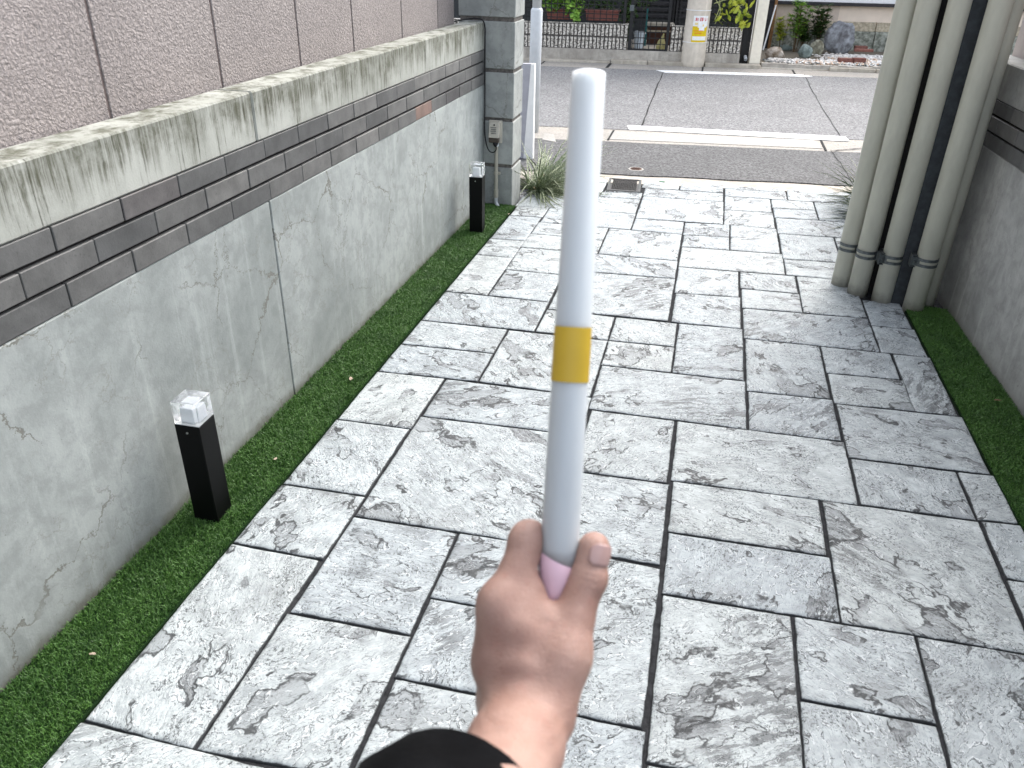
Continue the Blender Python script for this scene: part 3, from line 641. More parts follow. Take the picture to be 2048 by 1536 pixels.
for i, (x, y, lb, cl) in enumerate(pipes):
    r = thing('drain_pipe', lb, 'pipe', (x, y, 0), 0, 'beige drain pipes by the right wall')
    mb = MB(); mb.tube([(0, 0, 4.6), (0, 0, -.01)], pr, 40); mesh_obj('pipe_body', mb, M['pvc'], r, smooth=True)
    if cl:
        c = thing('pipe_clamp', ['slotted steel clamp around the leftmost pipe', 'slotted steel clamp around the second pipe', 'slotted steel clamp around the middle pipe', 'slotted steel clamp around the fourth pipe, nearest the grass'][i], 'clamp', (x, y, zc[i]), 0, 'steel clamps on the drain pipes')
        for s in (-1, 1):
            mb = MB(); n = 36
            vs = []
            for (rr, dz) in ((pr+.0006, -.0068), (pr+.0030, -.0068), (pr+.0030, .0068), (pr+.0006, .0068)):
                vs += [(math.cos(2*math.pi*k/n)*rr, math.sin(2*math.pi*k/n)*rr, dz+s*.0132) for k in range(n)]
            fs = [(j*n+k, j*n+(k+1) % n, ((j+1) % 4)*n+(k+1) % n, ((j+1) % 4)*n+k) for j in range(4) for k in range(n)]
            mb.add(vs, fs); mesh_obj('band', mb, M['steel'], c, smooth=False)
        mb = MB()
        sd_ = {0: 200, 1: -35, 2: 215, 3: 205}[i]                 # where the two bands join and bolt on
        if i == 0: sd_ = -50
        for k0 in range(7):
            th = math.radians(sd_-16+k0*32/7); th2 = math.radians(sd_-16+(k0+1)*32/7)
            P4 = [(math.cos(a)*rr, math.sin(a)*rr) for a, rr in ((th, pr+.001), (th, pr+.0035), (th2, pr+.0035), (th2, pr+.001))]
            mb.prism(P4[::-1], -.0202, .0202)
        mesh_obj('strap_plate', mb, M['steel'], c)
        if i > 0:
            e = math.radians(sd_); ex, ey = math.cos(e), math.sin(e)
            bk = MB()
            a0 = Vector((ex*(pr+.002), ey*(pr+.002), 0)); a1 = Vector((ex*(pr+.026), ey*(pr+.026)+.01, 0)); t = Vector((-ey, ex, 0))
            bk.add([a0-t*.002+Vector((0,0,-.020)), a1-t*.002+Vector((0,0,-.020)), a1+t*.002+Vector((0,0,-.020)), a0+t*.002+Vector((0,0,-.020)),
                    a0-t*.002+Vector((0,0,.020)), a1-t*.002+Vector((0,0,.020)), a1+t*.002+Vector((0,0,.020)), a0+t*.002+Vector((0,0,.020))],
                   [(0,3,2,1),(4,5,6,7),(0,1,5,4),(1,2,6,5),(2,3,7,6),(3,0,4,7)])
            bk.box(a1.x-.003, a1.x+.018, a1.y-.002, a1.y+.045, -.028, -.025); bk.box(a1.x-.003, a1.x+.018, a1.y-.002, a1.y+.045, .025, .028); bk.box(a1.x-.004, a1.x-.001, a1.y-.002, a1.y+.045, -.028, .028)
            mesh_obj('bracket', bk, M['steel'], c)
            mb = MB(); q = (a0+a1)/2; mb.tube([q-t*.007, q+t*.007], .0075, 6); mesh_obj('bolt', mb, M['steel'], c)
# ------------------------------------------------------------------ drains, manhole
def grate(P, label, wdt=.2):
    c = sum(P)/4; ex = (P[1]-P[0])[:2]; w = .5*(np.linalg.norm(P[1]-P[0])+np.linalg.norm(P[2]-P[3])); h = .5*(np.linalg.norm(P[3]-P[0])+np.linalg.norm(P[2]-P[1]))
    r = thing('drain_grate', label, 'drain grate', (c[0], c[1], 0), math.atan2(ex[1], ex[0]), 'steel drain grates at the paving edge')
    mb = MB()
    w2, h2 = w/2, h/2; t = .016
    for a in ((-w2, w2, -h2, -h2+t), (-w2, w2, h2-t, h2), (-w2, -w2+t, -h2+t, h2-t), (w2-t, w2, -h2+t, h2-t)): mb.box(*a, -.02, .003)
    mesh_obj('frame', mb, M['darksteel'], r, bevel=.001)
    mb = MB().box(-w2+t, w2-t, -h2+t, h2-t, -.02, -.004); mesh_obj('pit', mb, M['cable'], r)
    mb = MB(); iw, ih = w2-t-.012, h2-t-.012; n = 13
    for s in (-1, 1):
        for k in range(-n, n+1):
            # diagonal bars clipped to the panel
            c0 = k*(iw+ih)/n; pts = []
            for tt in np.linspace(-2, 2, 401):
                x = tt*.5; y = s*tt*.5*.75+c0
                if abs(x) < iw and abs(y) < ih: pts.append((x, y))
            if len(pts) > 3:
                (xa, ya), (xb, yb) = pts[0], pts[-1]; d = Vector((xb-xa, yb-ya, 0)).normalized(); q = Vector((-d.y, d.x, 0))*.0016
                z0, z1 = (-.003, .0008) if s > 0 else (-.003, .0004)
                mb.add([(xa-q.x, ya-q.y, z0), (xb-q.x, yb-q.y, z0), (xb+q.x, yb+q.y, z0), (xa+q.x, ya+q.y, z0), (xa-q.x, ya-q.y, z1), (xb-q.x, yb-q.y, z1), (xb+q.x, yb+q.y, z1), (xa+q.x, ya+q.y, z1)],
                    [(0,3,2,1),(4,5,6,7),(0,1,5,4),(1,2,6,5),(2,3,7,6),(3,0,4,7)])
    g = mesh_obj('mesh_plate', mb, M['blackiron'], r)
    for a in ((-iw-.006, iw+.006, -ih-.006, -ih), (-iw-.006, iw+.006, ih, ih+.006)): mb2 = MB().box(*a, -.003, .002); mesh_obj('rim', mb2, M['blackiron'], r)
    return r
grate([gp(1209, 380), gp(1277, 384.5), gp(1286, 361), gp(1223, 356)], 'square steel mesh drain grate set in the paving beside the baton')
grate([gp(1106, 376), gp(1173, 379), gp(1189, 353), gp(1128, 350)], 'steel mesh drain grate half hidden by the long grass')
P = gp(1272, 339.5); mh = thing('valve_cover', 'small round brown iron valve cover in the dark asphalt', 'manhole', (P[0], P[1], 0))
mb = MB(); mb.tube([(0, 0, -.01), (0, 0, .0065)], .058, 28); mesh_obj('ring', mb, M['gutter_l'], mh)
mb = MB(); mb.tube([(0, 0, -.01), (0, 0, .0085)], .045, 24); mesh_obj('lid', mb, simple('rusty_lid', (.16, .11, .09), .7, .4, metal=.2), mh)
for k in range(5):
    y = -.03+k*.015; hw = math.sqrt(.04**2-y*y); mesh_obj('rib', MB().box(-hw, hw, y-.002, y+.002, .008, .0105), M['rust'], mh)

# ------------------------------------------------------------------ street
def sobj(name, mb, mat, kind='structure'):
    o = mesh_obj(name, mb, mat); o.rotation_euler = (0, 0, SA)
    if kind: o['kind'] = kind
    return o
def wavy(v, u0, u1, n=60, amp=.006, seed=0):
    us = np.linspace(u0, u1, n); return [(u, v+amp*(math.sin(u*9+seed)+.6*math.sin(u*23+seed*2))) for u in us]
U0, U1 = -14, 14
def strip(vlo, vhi, z0, z1, u0=U0, u1=U1, amp=.0, seed=0, n=90):
    a = wavy(vlo, u0, u1, n, amp, seed); b = wavy(vhi, u0, u1, n, amp*.5, seed+5)
    return MB().prism(a+b[::-1], z0, z1)
tail = strip(5.78, 5.935, -.08, -.002)
sobj('edging_strip', strip(5.715, 5.945, -.06, -.002, amp=.0), M['plinth'])
ap = sobj('asphalt_apron', strip(5.93, 7.02, -.05, .006, amp=.010, seed=2, n=200), M['apron'])
gt = sobj('gutter', strip(7.015, 7.56, -.05, .002), M['gutter'])
rd = sobj('road', strip(7.55, 11.56, -.05, .006), M['road'])
fg = sobj('far_gutter', strip(11.55, 12.11, -.05, .004), M['gutter'])
# gutter pieces
mb = MB()
for a, b in ((.06, 1.87),):
    mb.box(a, b, 7.12, 7.46, .0, .006)
sobj('gutter_slab', mb, M['gutter_l'])
mb = MB()
for (u, v0, v1, t) in ((.055, 7.08, 7.50, .009), (1.88, 7.04, 7.46, .009), (-.93, 11.57, 12.08, .01), (.0, 11.62, 12.08, .02), (1.28, 11.60, 12.05, .012), (2.5, 11.58, 12.06, .012)):
    mb.prism([(u-t, v0), (u+t, v0), (u+t+.05, v1), (u-t+.05, v1)], -.01, .0075)
def poly_path(pts, w, z=.009, seed=1):
    r = random.Random(seed); m = MB(); P = cat([(p[0], p[1], 0) for p in pts], 8)
    L = []; Rr = []
    for i, p in enumerate(P):
        t = P[min(i+1, len(P)-1)]-P[max(i-1, 0)]; t = t/np.linalg.norm(t); q = np.array([-t[1], t[0], 0])*w*r.uniform(.6, 1.3); j = np.array([r.uniform(-1, 1), r.uniform(-1, 1), 0])*.006
        L.append(p+q+j); Rr.append(p-q+j)
    for i in range(len(P)-1): m.quad(Rr[i]+[0, 0, z], L[i]+[0, 0, z], L[i+1]+[0, 0, z], Rr[i+1]+[0, 0, z])
    return m
for s in (0,):
    for pts, w in (([sg(1327, 143)[:2], sg(1305, 198)[:2], sg(1283, 253)[:2]], .007), ([sg(1608, 150)[:2], sg(1634, 200)[:2], sg(1680, 275)[:2]], .004),
                   ([sg(1660, 302)[:2], sg(1682, 330)[:2], sg(1700, 362)[:2]], .003), ([sg(1662, 304)[:2], sg(1690, 301)[:2], sg(1730, 298)[:2]], .008), ([sg(1480, 130+12)[:2], sg(1460, 205)[:2]], .0001)):
        m = poly_path(pts, w); mb.add(m.v, m.f)
sobj('pavement_crack', mb, M['crack'])
# darker patch right end of the apron, concrete patch by post
def upoly(pxs, z0, z1): return MB().prism([sg(x, y)[:2] for x, y in pxs], z0, z1)
sobj('gutter_patch', upoly([(1084, 281), (1112, 286), (1108, 271), (1090, 268)], -.02, .0095), M['gutter_l'])
# painted lines
mb = upoly([(1258, 260.5), (1679, 283.5), (1698, 284), (1690, 275), (1276, 253.5), (1254, 252.5)], .0062, .0095)
tag(sobj('road_marking', mb, M['paint']))
mb = upoly([(1330, 146.5), (1612, 154.6), (1625, 154), (1600, 150.5), (1312, 141.5)], .0062, .0095)
tag(sobj('road_marking', mb, M['paint']))
# kerb
kb = thing('kerb', None, None, (0, 0, 0), SA); tag(kb, kind='structure')
segs = [(-14, -6), (-6, -2.6), (-2.6, .04), (.052, .56), (.57, 1.05), (1.36, 2.12), (3.05, 3.66), (3.67, 6), (6, 14)]
for a, b in segs:
    h = .052 if a > -.1 else .03
    mesh_obj('kerbstone', MB().box(a, b, 12.07, 12.21, -.03, h), M['kerb'], kb, bevel=.006)
mesh_obj('kerbstone', MB().box(2.12, 3.05, 12.10, 12.23, -.03, .022), M['kerb'], kb, bevel=.01)
yd = sobj('front_yard', MB().box(-14, 2.16, 12.5, 30, -.05, .16), M['plinth'])
# ---- plinth and split-face block wall with gate gap
bw = thing('block_wall', 'low wall of ribbed split-face blocks on a concrete base across the street', 'wall', tuple(st(0, 12.2)), SA)
mesh_obj('concrete_base', MB().box(-6, 2.0-.165, 0, .22, -.05, .172), M['plinth'], bw, bevel=.004)
def ribblock(w, h, n, seed):
    r = random.Random(seed); mb = MB().box(0, w, .022, .12, 0, h)
    p = w/n
    for k in range(n):
        x0, x1 = k*p+.009, (k+1)*p-.009; R = 5
        vs = []; fs = []
        for j in range(R+1):
            z = .006+(h-.012)*j/R
            for i_, x in enumerate((x0, (x0+x1)/2, x1)):
                vs.append((x, r.uniform(-.010, .008) if i_ == 1 else r.uniform(0, .012), z))
            vs.append((x0, .022, z)); vs.append((x1, .022, z))
        for j in range(R):
            a, b = j*5, (j+1)*5
            fs += [(a, a+1, b+1, b), (a+1, a+2, b+2, b+1), (a+3, a, b, b+3), (a+2, a+4, b+4, b+2)]
        fs += [(0, 3, 4, 2, 1), (R*5, R*5+1, R*5+2, R*5+4, R*5+3)]
        mb.add(vs, fs)
    return mb
def mat_split():
    k = NT('split_face_concrete', .9, .2); co = k.coord(); n = k.noise(co, 42, 4, .7)
    b = k.mix(k.rng(n, .40, .56), (.15, .14, .12), (.78, .73, .65)); k.col(b); k.bump(n, 1, .01); return k.m
M['split'] = mat_split(); M['splitbase'] = simple('block_mortar_dark', (.10, .09, .085), .9, .1)
bd2 = [bpy.data.meshes.new('x')]
protos = []
for s in range(3):
    mb = ribblock(.3225, .157, 6, s); o = mesh_obj('block', mb, M['split'], bw); o.data.materials.append(M['splitbase']); o.data.polygons.foreach_set('material_index', [1]*6+[0]*(len(o.data.polygons)-6)); protos.append(o)
first = True; cnt = 0
def place_block(u, z, wscale=1.0):
    global cnt
    p = protos[cnt % 3]
    if cnt < 3: o = p
    else: o = p.copy(); C.objects.link(o); o.parent = bw
    o.location = (u, .01, z); o.scale = (wscale, 1, 1); cnt += 1
for row in range(2):
    z = .174+row*.167
    for k in range(9): place_block(.262-(k+1)*.325, z)
    for k in range(3): place_block(.855+k*.3265, z)
mesh_obj('coping_strip', MB().box(-2.66, .262, .008, .13, .5005, .508), M['split'], bw)
mesh_obj('coping_strip', MB().box(.855, 1.834, .008, .13, .5005, .508), M['split'], bw)
mesh_obj('mortar_core', MB().box(-2.64, .255, .034, .124, .173, .5004), M['splitbase'], bw)
mesh_obj('mortar_core', MB().box(.862, 1.828, .034, .124, .173, .5004), M['splitbase'], bw)
# ---- mesh fences and gate
def gridfence(name, label, u0, u1, v, z0, z1, du, dz, r=.0058, frame=None, catg='fence'):
    t = thing(name, label, catg, tuple(st(u0, v, z0)), SA)
    n = int(round((u1-u0)/du))
    for k in range(n+1):
        u = (u1-u0)*k/n; mesh_obj('wire', MB().box(u-r, u+r, -r, r, 0, z1-z0), M['blackiron'], t)
    m = int(round((z1-z0)/dz))
    for k in range(m+1):
        z = (z1-z0)*k/m; mesh_obj('wire', MB().box(-r, u1-u0+r, -r*1.8, -r*.9, z-r, z+r), M['blackiron'], t)
    if frame:
        for a in frame: mesh_obj('frame_post', MB().box(*a), M['blackiron'], t, bevel=.002)
    return t
gridfence('mesh_fence', 'black wire mesh fence above the block wall in front of the planters', -1.6, .20, 12.235, .512, 1.25, .087, .056, frame=[(1.775, 1.815, -.02, .02, -.01, .76)])
gridfence('mesh_fence', 'black wire mesh fence above the block wall right of the utility pole', .90, 1.82, 12.24, .512, 1.25, .055, .045, r=.005)
gt_ = gridfence('mesh_gate', 'black grid gate between the two block walls with a silver latch', .33, .80, 12.22, .185, 1.25, .085, .075, r=.0052, frame=[(-.06, -.012, -.02, .02, -.01, 1.07), (.46, .50, -.02, .02, -.01, 1.07), (-.012, .46, -.015, .015, -.01, .012)], catg='gate')
mesh_obj('latch', MB().box(-.075, -.012, -.045, -.02, .49, .565), M['steel'], gt_, bevel=.003)
mesh_obj('centre_bar', MB().box(.105, .113, -.012, .012, 0, 1.05), M['blackiron'], gt_)
# ---- objects behind fence
def planter(u0, u1, v, z0, z1, label):
    w = u1-u0; t = thing('planter_box', label, 'planter', tuple(st((u0+u1)/2, v, z0)), SA, 'terracotta planters behind the fence')
    a, b = w/2*.9, w/2; h = z1-z0
    mb = MB().add([(-a,-.08,0),(a,-.08,0),(a,.08,0),(-a,.08,0),(-b,-.1,h),(b,-.1,h),(b,.1,h),(-b,.1,h)], [(0,3,2,1),(4,5,6,7),(0,1,5,4),(1,2,6,5),(2,3,7,6),(3,0,4,7)])
    mesh_obj('trough', mb, M['terra'], t, bevel=.004)
    mesh_obj('rim', MB().box(-b-.01, b+.01, -.112, .112, h-.022, h-.002), M['terra'], t, bevel=.003)
    mesh_obj('soil', MB().box(-b+.02, b-.02, -.085, .085, h-.01, h+.006), M['soil'], t)
    return t
planter(-.905, -.47, 12.42, .53, .668, 'left terracotta planter box behind the black mesh fence')
planter(-.355, .125, 12.42, .53, .672, 'right terracotta planter box beside the gate post')
def leaves(mb, ctr, rad, n, size, seed, droop=.3, shape=(1, 1, 1)):
    r = np.random.default_rng(seed)
    for k in range(n):
        d = r.normal(size=3); d /= np.linalg.norm(d); p = np.array(ctr)+d*np.array(rad)*r.random()**.45
        a = r.random()*6.283; el = r.uniform(-.9, .6); dx = np.array([math.cos(a)*math.cos(el), math.sin(a)*math.cos(el), math.sin(el)-droop*.4])
        dx /= np.linalg.norm(dx); up = r.normal(size=3); sd = np.cross(dx, up); sd /= np.linalg.norm(sd)
        s = size*r.uniform(.6, 1.25); w = s*.42*shape[0]; nrm = np.cross(dx, sd)
        mb.add([p, p+dx*s*.35+sd*w-nrm*s*.05, p+dx*s*.5, p+dx*s*.35-sd*w-nrm*s*.05, p+dx*s*.72+sd*w*.7-nrm*s*.1, p+dx*s-nrm*s*.15, p+dx*s*.72-sd*w*.7-nrm*s*.1],
               [(0, 1, 2), (0, 2, 3), (1, 4, 2), (2, 6, 3), (4, 5, 2), (2, 5, 6)])
def plant(name, label, u, v, z, clusters, stems, mat, mat2='stem', size=.05, sw=.42, catg='plant', group=None, r0=.006):
    t = thing(name, label, catg, tuple(st(u, v, z)), SA, group)
    mb = MB()
    for i, (c, rd_, n) in enumerate(clusters): leaves(mb, c, rd_, n, size, i*17+int(abs(u*100)), shape=(sw/.42, 1, 1))
    mesh_obj('foliage', mb, M[mat], t)
    mb = MB()
    for pth in stems: mb.tube(cat(pth, 4), [r0]*((len(pth)-1)*4+1), 5)
    mesh_obj('stems', mb, M[mat2], t)
    return t
plant('potted_plant', 'leafy green plant spilling over the left planter and the wall', -.62, 12.35, .66, [((-.18, -.03, .10), (.16, .08, .12), 260), ((.10, -.06, .06), (.14, .07, .12), 260), ((.14, -.12, -.06), (.05, .04, .10), 60), ((.0, 0, .3), (.4, .15, .2), 420)],
      [[(0, 0, 0), (-.1, 0, .1), (-.2, -.05, .2)], [(.1, 0, 0), (.14, -.08, .08), (.15, -.13, -.1)]], 'leaf', size=.06)
plant('potted_plant', 'small green herbs growing in the right planter', -.10, 12.42, .675, [((.0, 0, .10), (.22, .09, .10), 300), ((.1, 0, .3), (.35, .12, .2), 260)], [[(0, 0, 0), (.05, 0, .1), (.1, 0, .2)]], 'leaf_d', size=.035)
plant('hedge_shrub', 'dark green shrub behind the gate post', .24, 12.75, .17, [((.0, 0, .45), (.12, .12, .40), 420), ((.2, .2, .75), (.25, .2, .25), 380), ((-.8, .3, .7), (.8, .15, .3), 900)], [[(0, 0, 0), (.02, 0, .3), (0, 0, .6)]], 'leaf_d', size=.05)
wl = sobj('porch_floor', MB().box(-14, 1.95, 12.42, 14.5, .0, .18), M['kerb'])
bk = thing('bucket', 'white plastic bucket standing behind the gate', 'bucket', tuple(st(.43, 12.45, .18)), SA)
mb = MB(); mb.tube([(0, 0, 0), (0, 0, .20), (0, 0, .205)], [.062, .080, .080], 20); mesh_obj('bucket_body', mb, M['bucket'], bk, smooth=False)
mb = MB(); mb.tube([(0, 0, .19), (0, 0, .215)], [.088, .088], 20); mesh_obj('bucket_rim', mb, M['bucket'], bk)
tag(mesh_obj('garden_stone', (lambda m: (m.tube([(0, 0, 0), (0, 0, .05), (0, 0, .10), (.012, 0, .15), (.02, 0, .20)], [.075, .072, .05, .022, .008], 9), m)[1])(MB()), M['yellowstone']), 'yellowish pointed stone ornament behind the gate', 'ornament').location = tuple(st(.75, 12.45, .18))
o = bpy.data.objects['garden_stone']; 
tp_ = MB(); tp_.tube([(0, 0, 0), (-.01, 0, .5)], .014, 8); o = mesh_obj('teal_pole', tp_, M['teal']); o.location = tuple(st(.53, 12.75, .18)); tag(o, 'thin teal pole leaning behind the gate', 'pole')
sh = thing('storage_bench', 'low dark slatted bench with a pale top behind the gate', 'bench', tuple(st(.72, 13.0, .18)), SA)
mesh_obj('bench_top', MB().box(-.17, .22, -.1, .2, .26, .29), M['kerb'], sh); mesh_obj('front', MB().box(-.15, .2, -.08, .18, 0, .26), M['rust'], sh)
mesh_obj('shelf', MB().box(-.17, .22, -.1, .2, .18, .20), M['stonebase'], sh)
hs = thing('dark_house', 'dark clad house front with horizontal slats behind the fence', 'house', tuple(st(-2, 13.6, 0)), SA)
mesh_obj('house_wall', MB().box(-8, 4.02, 0, 3, 0, 4), M['house_d'], hs)
for k in range(16): mesh_obj('slat', MB().box(2.35, 3.9, -.03, -.004, .5+k*.085, .5+k*.085+.055), M['darkwood'], hs, bevel=.004)
for a, b, c, d in ((.2, .95, .75, 1.6), (-1.4, -.5, .75, 1.6)):
    w_ = mesh_obj('window', MB().box(a, b, -.02, .0, c, d), M['whitemetal'], hs); mesh_obj('pane', MB().box(a+.04, b-.04, -.028, -.019, c+.04, d-.04), simple('window_pane', (.35, .42, .45), .15, .5), w_)
for k in range(3): mb = MB(); mb.tube([(2.95+k*.05, -.05, 0), (2.95+k*.05, -.05, 3)], .018, 10); mesh_obj('downpipe', mb, M['blackiron'], hs)

# ---- utility pole with poster
c0 = (1.19, 12.155)
up = thing('utility_pole', 'thick round concrete utility pole at the far kerb with a yellow notice', 'utility pole', tuple(st(c0[0], c0[1], 0)), SA)
mb = MB(); mb.tube([(0, 0, -.05), (0, 0, .05), (0, 0, 7)], [.166, .164, .13], 40); mesh_obj('shaft', mb, M['pole'], up, smooth=True)
for z in (.315, .715):
    mb = MB(); mb.tube([(0, 0, z), (0, 0, z+.010)], .1675, 40, caps=False); mesh_obj('band', mb, M['whitewall'], up)
bz0, bz1 = .325, .655
def wrap(a0, a1, z0, z1, r, n=10):
    m = MB()
    for k in range(n):
        A = a0+(a1-a0)*k/n; B = a0+(a1-a0)*(k+1)/n
        m.quad((math.sin(A)*r, -math.cos(A)*r, z0), (math.sin(B)*r, -math.cos(B)*r, z0), (math.sin(B)*r, -math.cos(B)*r, z1), (math.sin(A)*r, -math.cos(A)*r, z1))
    return m
po = thing('notice', 'white and yellow notice with red characters fixed round the utility pole', 'sign', tuple(st(c0[0], c0[1], 0)), SA)
A0, A1 = -.42, .84
mesh_obj('sheet', wrap(A0, A1, bz0, bz1, .1685), M['paint'], po)
ym = simple('notice_yellow', (.66, .48, .005), .5, .3, var=.02)
mesh_obj('yellow_field', wrap(A0, A1, bz0, bz0+.185, .1693), ym, po)
mesh_obj('white_dip', wrap(A0+.52, A0+.98, bz0+.145, bz0+.215, .1700), M['paint'], po)
mesh_obj('yellow_corner', wrap(A0, A0+.40, bz0+.17, bz0+.20, .1696), ym, po)
mesh_obj('yellow_corner', wrap(A1-.12, A1, bz0+.17, bz0+.20, .1696), ym, po)
mesh_obj('white_strip', wrap(A0+.05, A1-.05, bz0+.025, bz0+.075, .1700), M['paint'], po)
rm = simple('notice_red', (.55, .0, .02), .5, .3, var=.02); og = simple('notice_orange', (.75, .18, .02), .5, .3)
for k, (zz_, l0, l1) in enumerate(((.138, .12, .85), (.108, .2, .78))):
    a = A0+l0
    i = 0
    while a < A0+l1:
        mesh_obj('small_print', wrap(a, a+.035, bz0+zz_, bz0+zz_+.013, .1702, 1), og, po); a += .055; i += 1
mesh_obj('drawing', wrap(A0+.15, A0+.40, bz0+.215, bz0+.245, .1697), simple('notice_tan', (.75, .62, .30), .5), po)
mesh_obj('drawing', wrap(A0+.78, A0+.90, bz0+.20, bz0+.225, .1705), simple('notice_tan2', (.75, .58, .25), .5), po)
for k, ch in enumerate('お願い'):
    cu = bpy.data.curves.new('character', 'FONT'); cu.body = ch; cu.size = .05; cu.offset = .0012; cu.align_x = 'CENTER'
    to = bpy.data.objects.new('tmp', cu); C.objects.link(to); bpy.context.view_layer.update()
    dg = bpy.context.evaluated_depsgraph_get(); me = bpy.data.meshes.new_from_object(to.evaluated_get(dg))
    a = A0+.28+k*.38; r = .1703
    for v in me.vertices:
        x, y = v.co.x, v.co.y; A = a+x/r; v.co = (math.sin(A)*r, -math.cos(A)*r, bz0+.268+y)
    me.materials.clear(); me.materials.append(rm); o = bpy.data.objects.new('red_character', me); C.objects.link(o); o.parent = po
    bpy.data.objects.remove(to)

# ---- cream post, drain, vine plant
cpst = mesh_obj('cream_post', MB().box(-.072, .072, -.06, .06, 0, 2.4), M['cream'], bevel=.004); cpst.location = tuple(st(2.05, 12.28, .05)); cpst.rotation_euler = (0, 0, SA)
tag(cpst, 'square cream painted post at the corner of the rock garden', 'post')
mb = MB(); mb.tube([(0, -.02, 0), (0, -.005, .012), (0, .06, .03)], [.022, .022, .022], 14, caps=False); mb.tube([(0, .01, .008), (0, .06, .03)], .019, 14); o = mesh_obj('drain_outlet', mb, M['whitemetal']); o.location = tuple(st(1.925, 12.25, .10)); o.rotation_euler = (0, 0, SA)
tag(o, 'short white drain pipe end poking out beside the cream post', 'pipe')
mb = MB().box(-.05, .06, 0, .3, 0, 2.5); o = mesh_obj('dark_post', mb, M['blackiron']); o.location = tuple(st(1.915, 12.36, .0)); o.rotation_euler = (0, 0, SA); tag(o, 'black post in the gap between block wall and cream post', 'post')
plant('climbing_plant', 'yellow-green climbing plant with broad leaves hanging on the right fence', 1.6, 12.15, .5, [((.10, .0, .28), (.18, .05, .16), 46), ((.22, -.02, .12), (.08, .04, .12), 20), ((-.12, .02, .16), (.06, .03, .12), 9)],
      [[(-.2, 0, .35), (-.12, 0, .22), (-.17, 0, .05)], [(-.22, 0, .3), (.0, 0, .36), (.15, 0, .25)], [(.0, 0, .4), (.1, 0, .28), (.2, 0, .32)], [(-.18, 0, .1), (-.14, 0, .25), (-.16, 0, .42)]], 'leaf_y', 'vine', size=.062, sw=.8, r0=.0045)
plant('ivy', 'dark ivy growing through the fence right of the utility pole', 1.62, 12.30, .5, [((.05, 0, .12), (.24, .04, .16), 300), ((.0, .1, .35), (.25, .06, .2), 260)], [[(0, 0, 0), (.05, 0, .2), (0, 0, .4)]], 'leaf_d', size=.034)

# ------------------------------------------------------------------ rock garden and right house
gd = sobj('garden_bed', MB().prism([(2.13, 12.2), (14, 12.2), (14, 14.2), (2.13, 14.2)], -.05, .062), M['soil'])
GZ = .062
def rock(label, pxl, pxr, pyb, pyt, mat, seed, thick=.7, name='rock', vv=None, rot=0, sharp=.22, group='rocks in the garden bed', pw=2.3):
    """stands on the bed, spans the given width and height"""
    L = sg(pxl, pyb, GZ); Rr = sg(pxr, pyb, GZ); v = (L[1]+Rr[1])/2 if vv is None else vv
    u0 = sp(pxl, pyb, v)[0]; u1 = sp(pxr, pyb, v)[0]; w = u1-u0; zt = sp((pxl+pxr)/2, pyt, v+w*thick*.35)[2]; h = zt-GZ
    r = np.random.default_rng(seed); bm = bmesh.new(); bmesh.ops.create_icosphere(bm, subdivisions=4, radius=1)
    k1 = r.normal(size=(7, 3)); k1 /= np.linalg.norm(k1, axis=1)[:, None]; of = r.uniform(.72, .98, 7)
    for vt in bm.verts:
        p = np.array(vt.co); n = p/np.linalg.norm(p)
        m = 1.0
        for kk, o_ in zip(k1, of):
            dd = n@kk
            if dd > .05: m = min(m, o_/dd*1.0)
        m += .05*math.sin(n[0]*7+seed)*math.sin(n[1]*6+seed*2)+.03*math.sin(n[2]*13+n[0]*11+seed)+.02*math.sin(n[1]*25+n[2]*21)
        p = n*m
        zf = p[2]
        vt.co = (p[0]*w/2, p[1]*w/2*thick, (zf*.5+.42)*h*1.05)
    me = bpy.data.meshes.new(name); bm.to_mesh(me); bm.free(); me.materials.append(M[mat])
    me.polygons.foreach_set('use_smooth', [True]*len(me.polygons))
    o = bpy.data.objects.new(name, me); C.objects.link(o); o.location = tuple(st((u0+u1)/2, v+w*thick*.35, GZ-.01)); o.rotation_euler = (0, 0, SA+rot)
    return tag(o, label, 'rock', group)
rock('tall upright purple-grey rock, the largest in the garden bed', 1644, 1706, 110, 36, 'rock_p', 4, .45)
rock('rounded olive rock leaning on the largest rock', 1618, 1646, 112, 77, 'rock_o', 5, .6)
rock('pale green-grey rock beside the olive rock', 1595, 1624, 116, 85, 'rock_g', 8, .7)
rock('brown and white rock nearest the cream post', 1531, 1571, 118, 91, 'rock_b', 12, .7)
rock('low dark green rock lying behind the brown and white one', 1557, 1585, 101, 87, 'rock_g', 15, .7)
rock('small dark rock behind the brown and white one at the foot of the stick', 1527, 1541, 92, 83, 'rock_p', 17, .7)
rock('grey-green rock by the pipes at the back of the pebbles', 1748, 1785, 102, 82, 'rock_g', 21, .5)
ge = MB()
rr_ = random.Random(5)
for k in range(16):
    u_a = 2.14+k*.115; ge.box(u_a, u_a+.114, 12.125+rr_.uniform(-.008, .008), 12.215, -.02, .070+rr_.uniform(-.008, .008))
tag(sobj('garden_edge', ge, M['plinth']))
